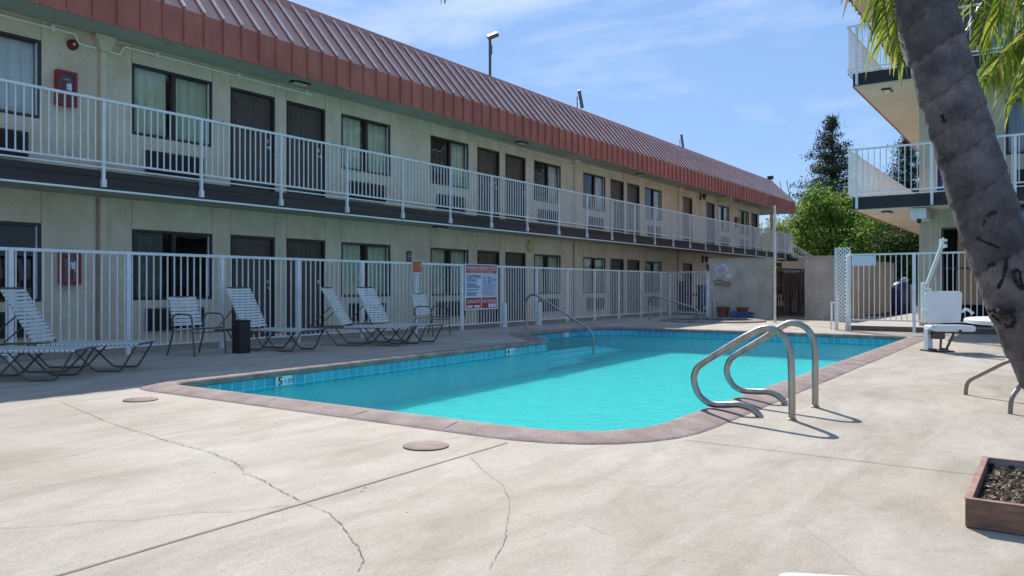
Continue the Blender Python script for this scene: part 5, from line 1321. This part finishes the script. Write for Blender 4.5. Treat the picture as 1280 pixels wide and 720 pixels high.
frond(crown, A(1100, -900, 3.6), A(1000, -1300, 2.8), A(800, -900, 2.2), 60, .5, .9, seed=13)
b = MB(); b.tube([at_d(1136, -360, 4.06), at_d(1136, -440, 4.10), at_d(1136, -500, 4.12)], [.15, .19, .06], 14); b.build('crown_shaft', mat('crown_boots', (.16, .12, .06), .8, (.1, .12, .05), 6), tree, world=True, smooth=True)

# ---------------------------------------------------------------- trees beyond
def broadleaf(name, label, x, y, h_, rx, rz_, zc, nclump, per, lm, leaf=.16, seed=0, group='trees beyond the motel'):
    rn = random.Random(seed); t = thing(name, label, 'tree', (x, y, 0), 0, group)
    b = MB(); b.tube([(0, 0, 0), (.1, .05, h_*.25), (-.05, .1, h_*.5), (.05, 0, h_*.75)], [.24, .19, .13, .05], 10)
    centers = []
    for i in range(nclump):
        while True:
            v = Vector((rn.uniform(-1, 1), rn.uniform(-1, 1), rn.uniform(-1, 1)))
            if .15 < v.length < 1: break
        v = v.normalized()*(v.length**.45); sc_ = rn.uniform(.82, 1.06)
        centers.append(Vector((v.x*rx*sc_, v.y*rx*sc_, zc+v.z*rz_*sc_)))
    for c_ in centers[:24]: b.tube([(0, 0, max(h_*.2, c_.z*.5)), (c_.x*.4, c_.y*.4, c_.z*.75), (c_.x*.75, c_.y*.75, c_.z*.88)], [.08, .05, .02], 5)
    b.build('trunk', bark_m, t, smooth=True)
    b = MB()
    for c_ in centers:
        cr_ = rn.uniform(.35, .8)*rx*.30
        for k in range(per):
            p = c_+Vector((rn.gauss(0, cr_), rn.gauss(0, cr_), rn.gauss(0, cr_*.7))); a = leaf*rn.uniform(.5, 1.2)
            m_ = Euler((rn.gauss(0, .8), rn.gauss(0, .8), rn.uniform(0, 6.3))).to_matrix()
            b.quad(*[p+m_ @ Vector(q) for q in ((-a, 0, 0), (0, -a*.5, -a*.15), (a, 0, 0), (0, a*.5, -a*.15))])
    b.build('crown', lm, t); return t
def conifer(label, x, y, h_, r_, seed=0):
    rn = random.Random(seed); t = thing('conifer_tree', label, 'tree', (x, y, 0), 0, 'tall conifers beyond the motel')
    b = MB(); b.tube([(0, 0, 0), (0, 0, h_*.5), (.05, 0, h_)], [.38, .22, .03], 9); lf = MB(); z = h_*.16
    while z < h_*.99:
        k = 1-(z/h_); L0 = r_*(min(1, k*1.75)**.85)
        for j in range(rn.randint(3, 4)):
            a = rn.uniform(0, 6.3); L_ = L0*rn.uniform(.5, 1.1); dx, dy = math.cos(a), math.sin(a); tip = Vector((dx*L_, dy*L_, z+L_*.10-.3*rn.random()))
            b.tube([(0, 0, z-.1), tuple(tip*.55+Vector((0, 0, z*.45-.05))), tuple(tip)], [.05, .035, .012], 4)
            nc = max(2, int(L_/.42))
            for c_ in range(nc):
                f_ = (c_+.9)/nc; cp = Vector((0, 0, z)).lerp(tip, f_); rr3 = .36+.30*rn.random()
                for q in range(46):
                    p = cp+Vector((rn.gauss(0, rr3*.62), rn.gauss(0, rr3*.62), rn.gauss(.05, rr3*.45))); s3 = rn.uniform(.07, .17)
                    m_ = Euler((rn.gauss(0, .9), rn.gauss(0, .9), rn.uniform(0, 6.3))).to_matrix()
                    lf.quad(*[p+m_ @ Vector(v) for v in ((-s3, 0, 0), (0, -s3*.4, 0), (s3, 0, 0), (0, s3*.4, 0))])
        z += h_*.021*rn.uniform(.7, 1.3)
    b.build('trunk', bark_m, t); lf.build('crown', leaf_dark, t); return t
p = at_d(1040, 358, 85); conifer('tall dark conifer standing alone above the round green tree', p.x, p.y, 1.05+216/F*85, 5.0, 3)
p = at_d(1134, 358, 88); conifer('dark conifer seen through the first floor railing of the right building', p.x, p.y, 1.05+190/F*88, 4.8, 5)
def put(u, d): q = at_d(u, 358, d); return q.x, q.y
broadleaf('broadleaf_tree', 'rounded bright green tree right of the motel roof', *put(1037, 55), 7.4, 2.75, 3.2, 4.75, 110, 150, leaf_green, .15, 1)
broadleaf('broadleaf_tree', 'smaller green tree behind the motel end and the white pole', *put(982, 62), 5.6, 2.6, 2.2, 3.7, 60, 130, leaf_yel, .15, 2)
broadleaf('broadleaf_tree', 'yellowish green tree under the balcony of the right building', *put(1108, 50), 6.0, 2.6, 2.4, 3.6, 80, 130, leaf_green, .14, 4)
broadleaf('broadleaf_tree', 'dark green tree close behind the corner of the right building', *put(1150, 47), 5.6, 2.4, 2.5, 2.9, 70, 120, leaf_mid, .14, 6)
broadleaf('broadleaf_tree', 'dark low tree between the bright round tree and its yellowish neighbour', *put(1075, 70), 6.6, 3.0, 2.8, 3.8, 70, 120, leaf_mid, .17, 7)
broadleaf('broadleaf_tree', 'small green tree seen below the far roof corner of the motel', *put(957, 75), 5.4, 3.0, 2.4, 3.5, 60, 120, leaf_green, .17, 8)
b = MB(); rn = random.Random(3)
for i in range(26000):
    x = rn.uniform(-45, 30); p = Vector((x, 108+rn.gauss(0, 2), abs(rn.gauss(0, 2.2)))); a = rn.uniform(.15, .4); m_ = Euler((rn.gauss(0, .9), rn.gauss(0, .9), rn.uniform(0, 6.3))).to_matrix()
    b.quad(*[p+m_ @ Vector(v) for v in ((-a, 0, 0), (0, -a*.5, 0), (a, 0, 0), (0, a*.5, 0))])
tag(b.build('distant_tree_line', leaf_mid), 'low dark band of distant trees along the horizon', 'trees', kind='stuff')
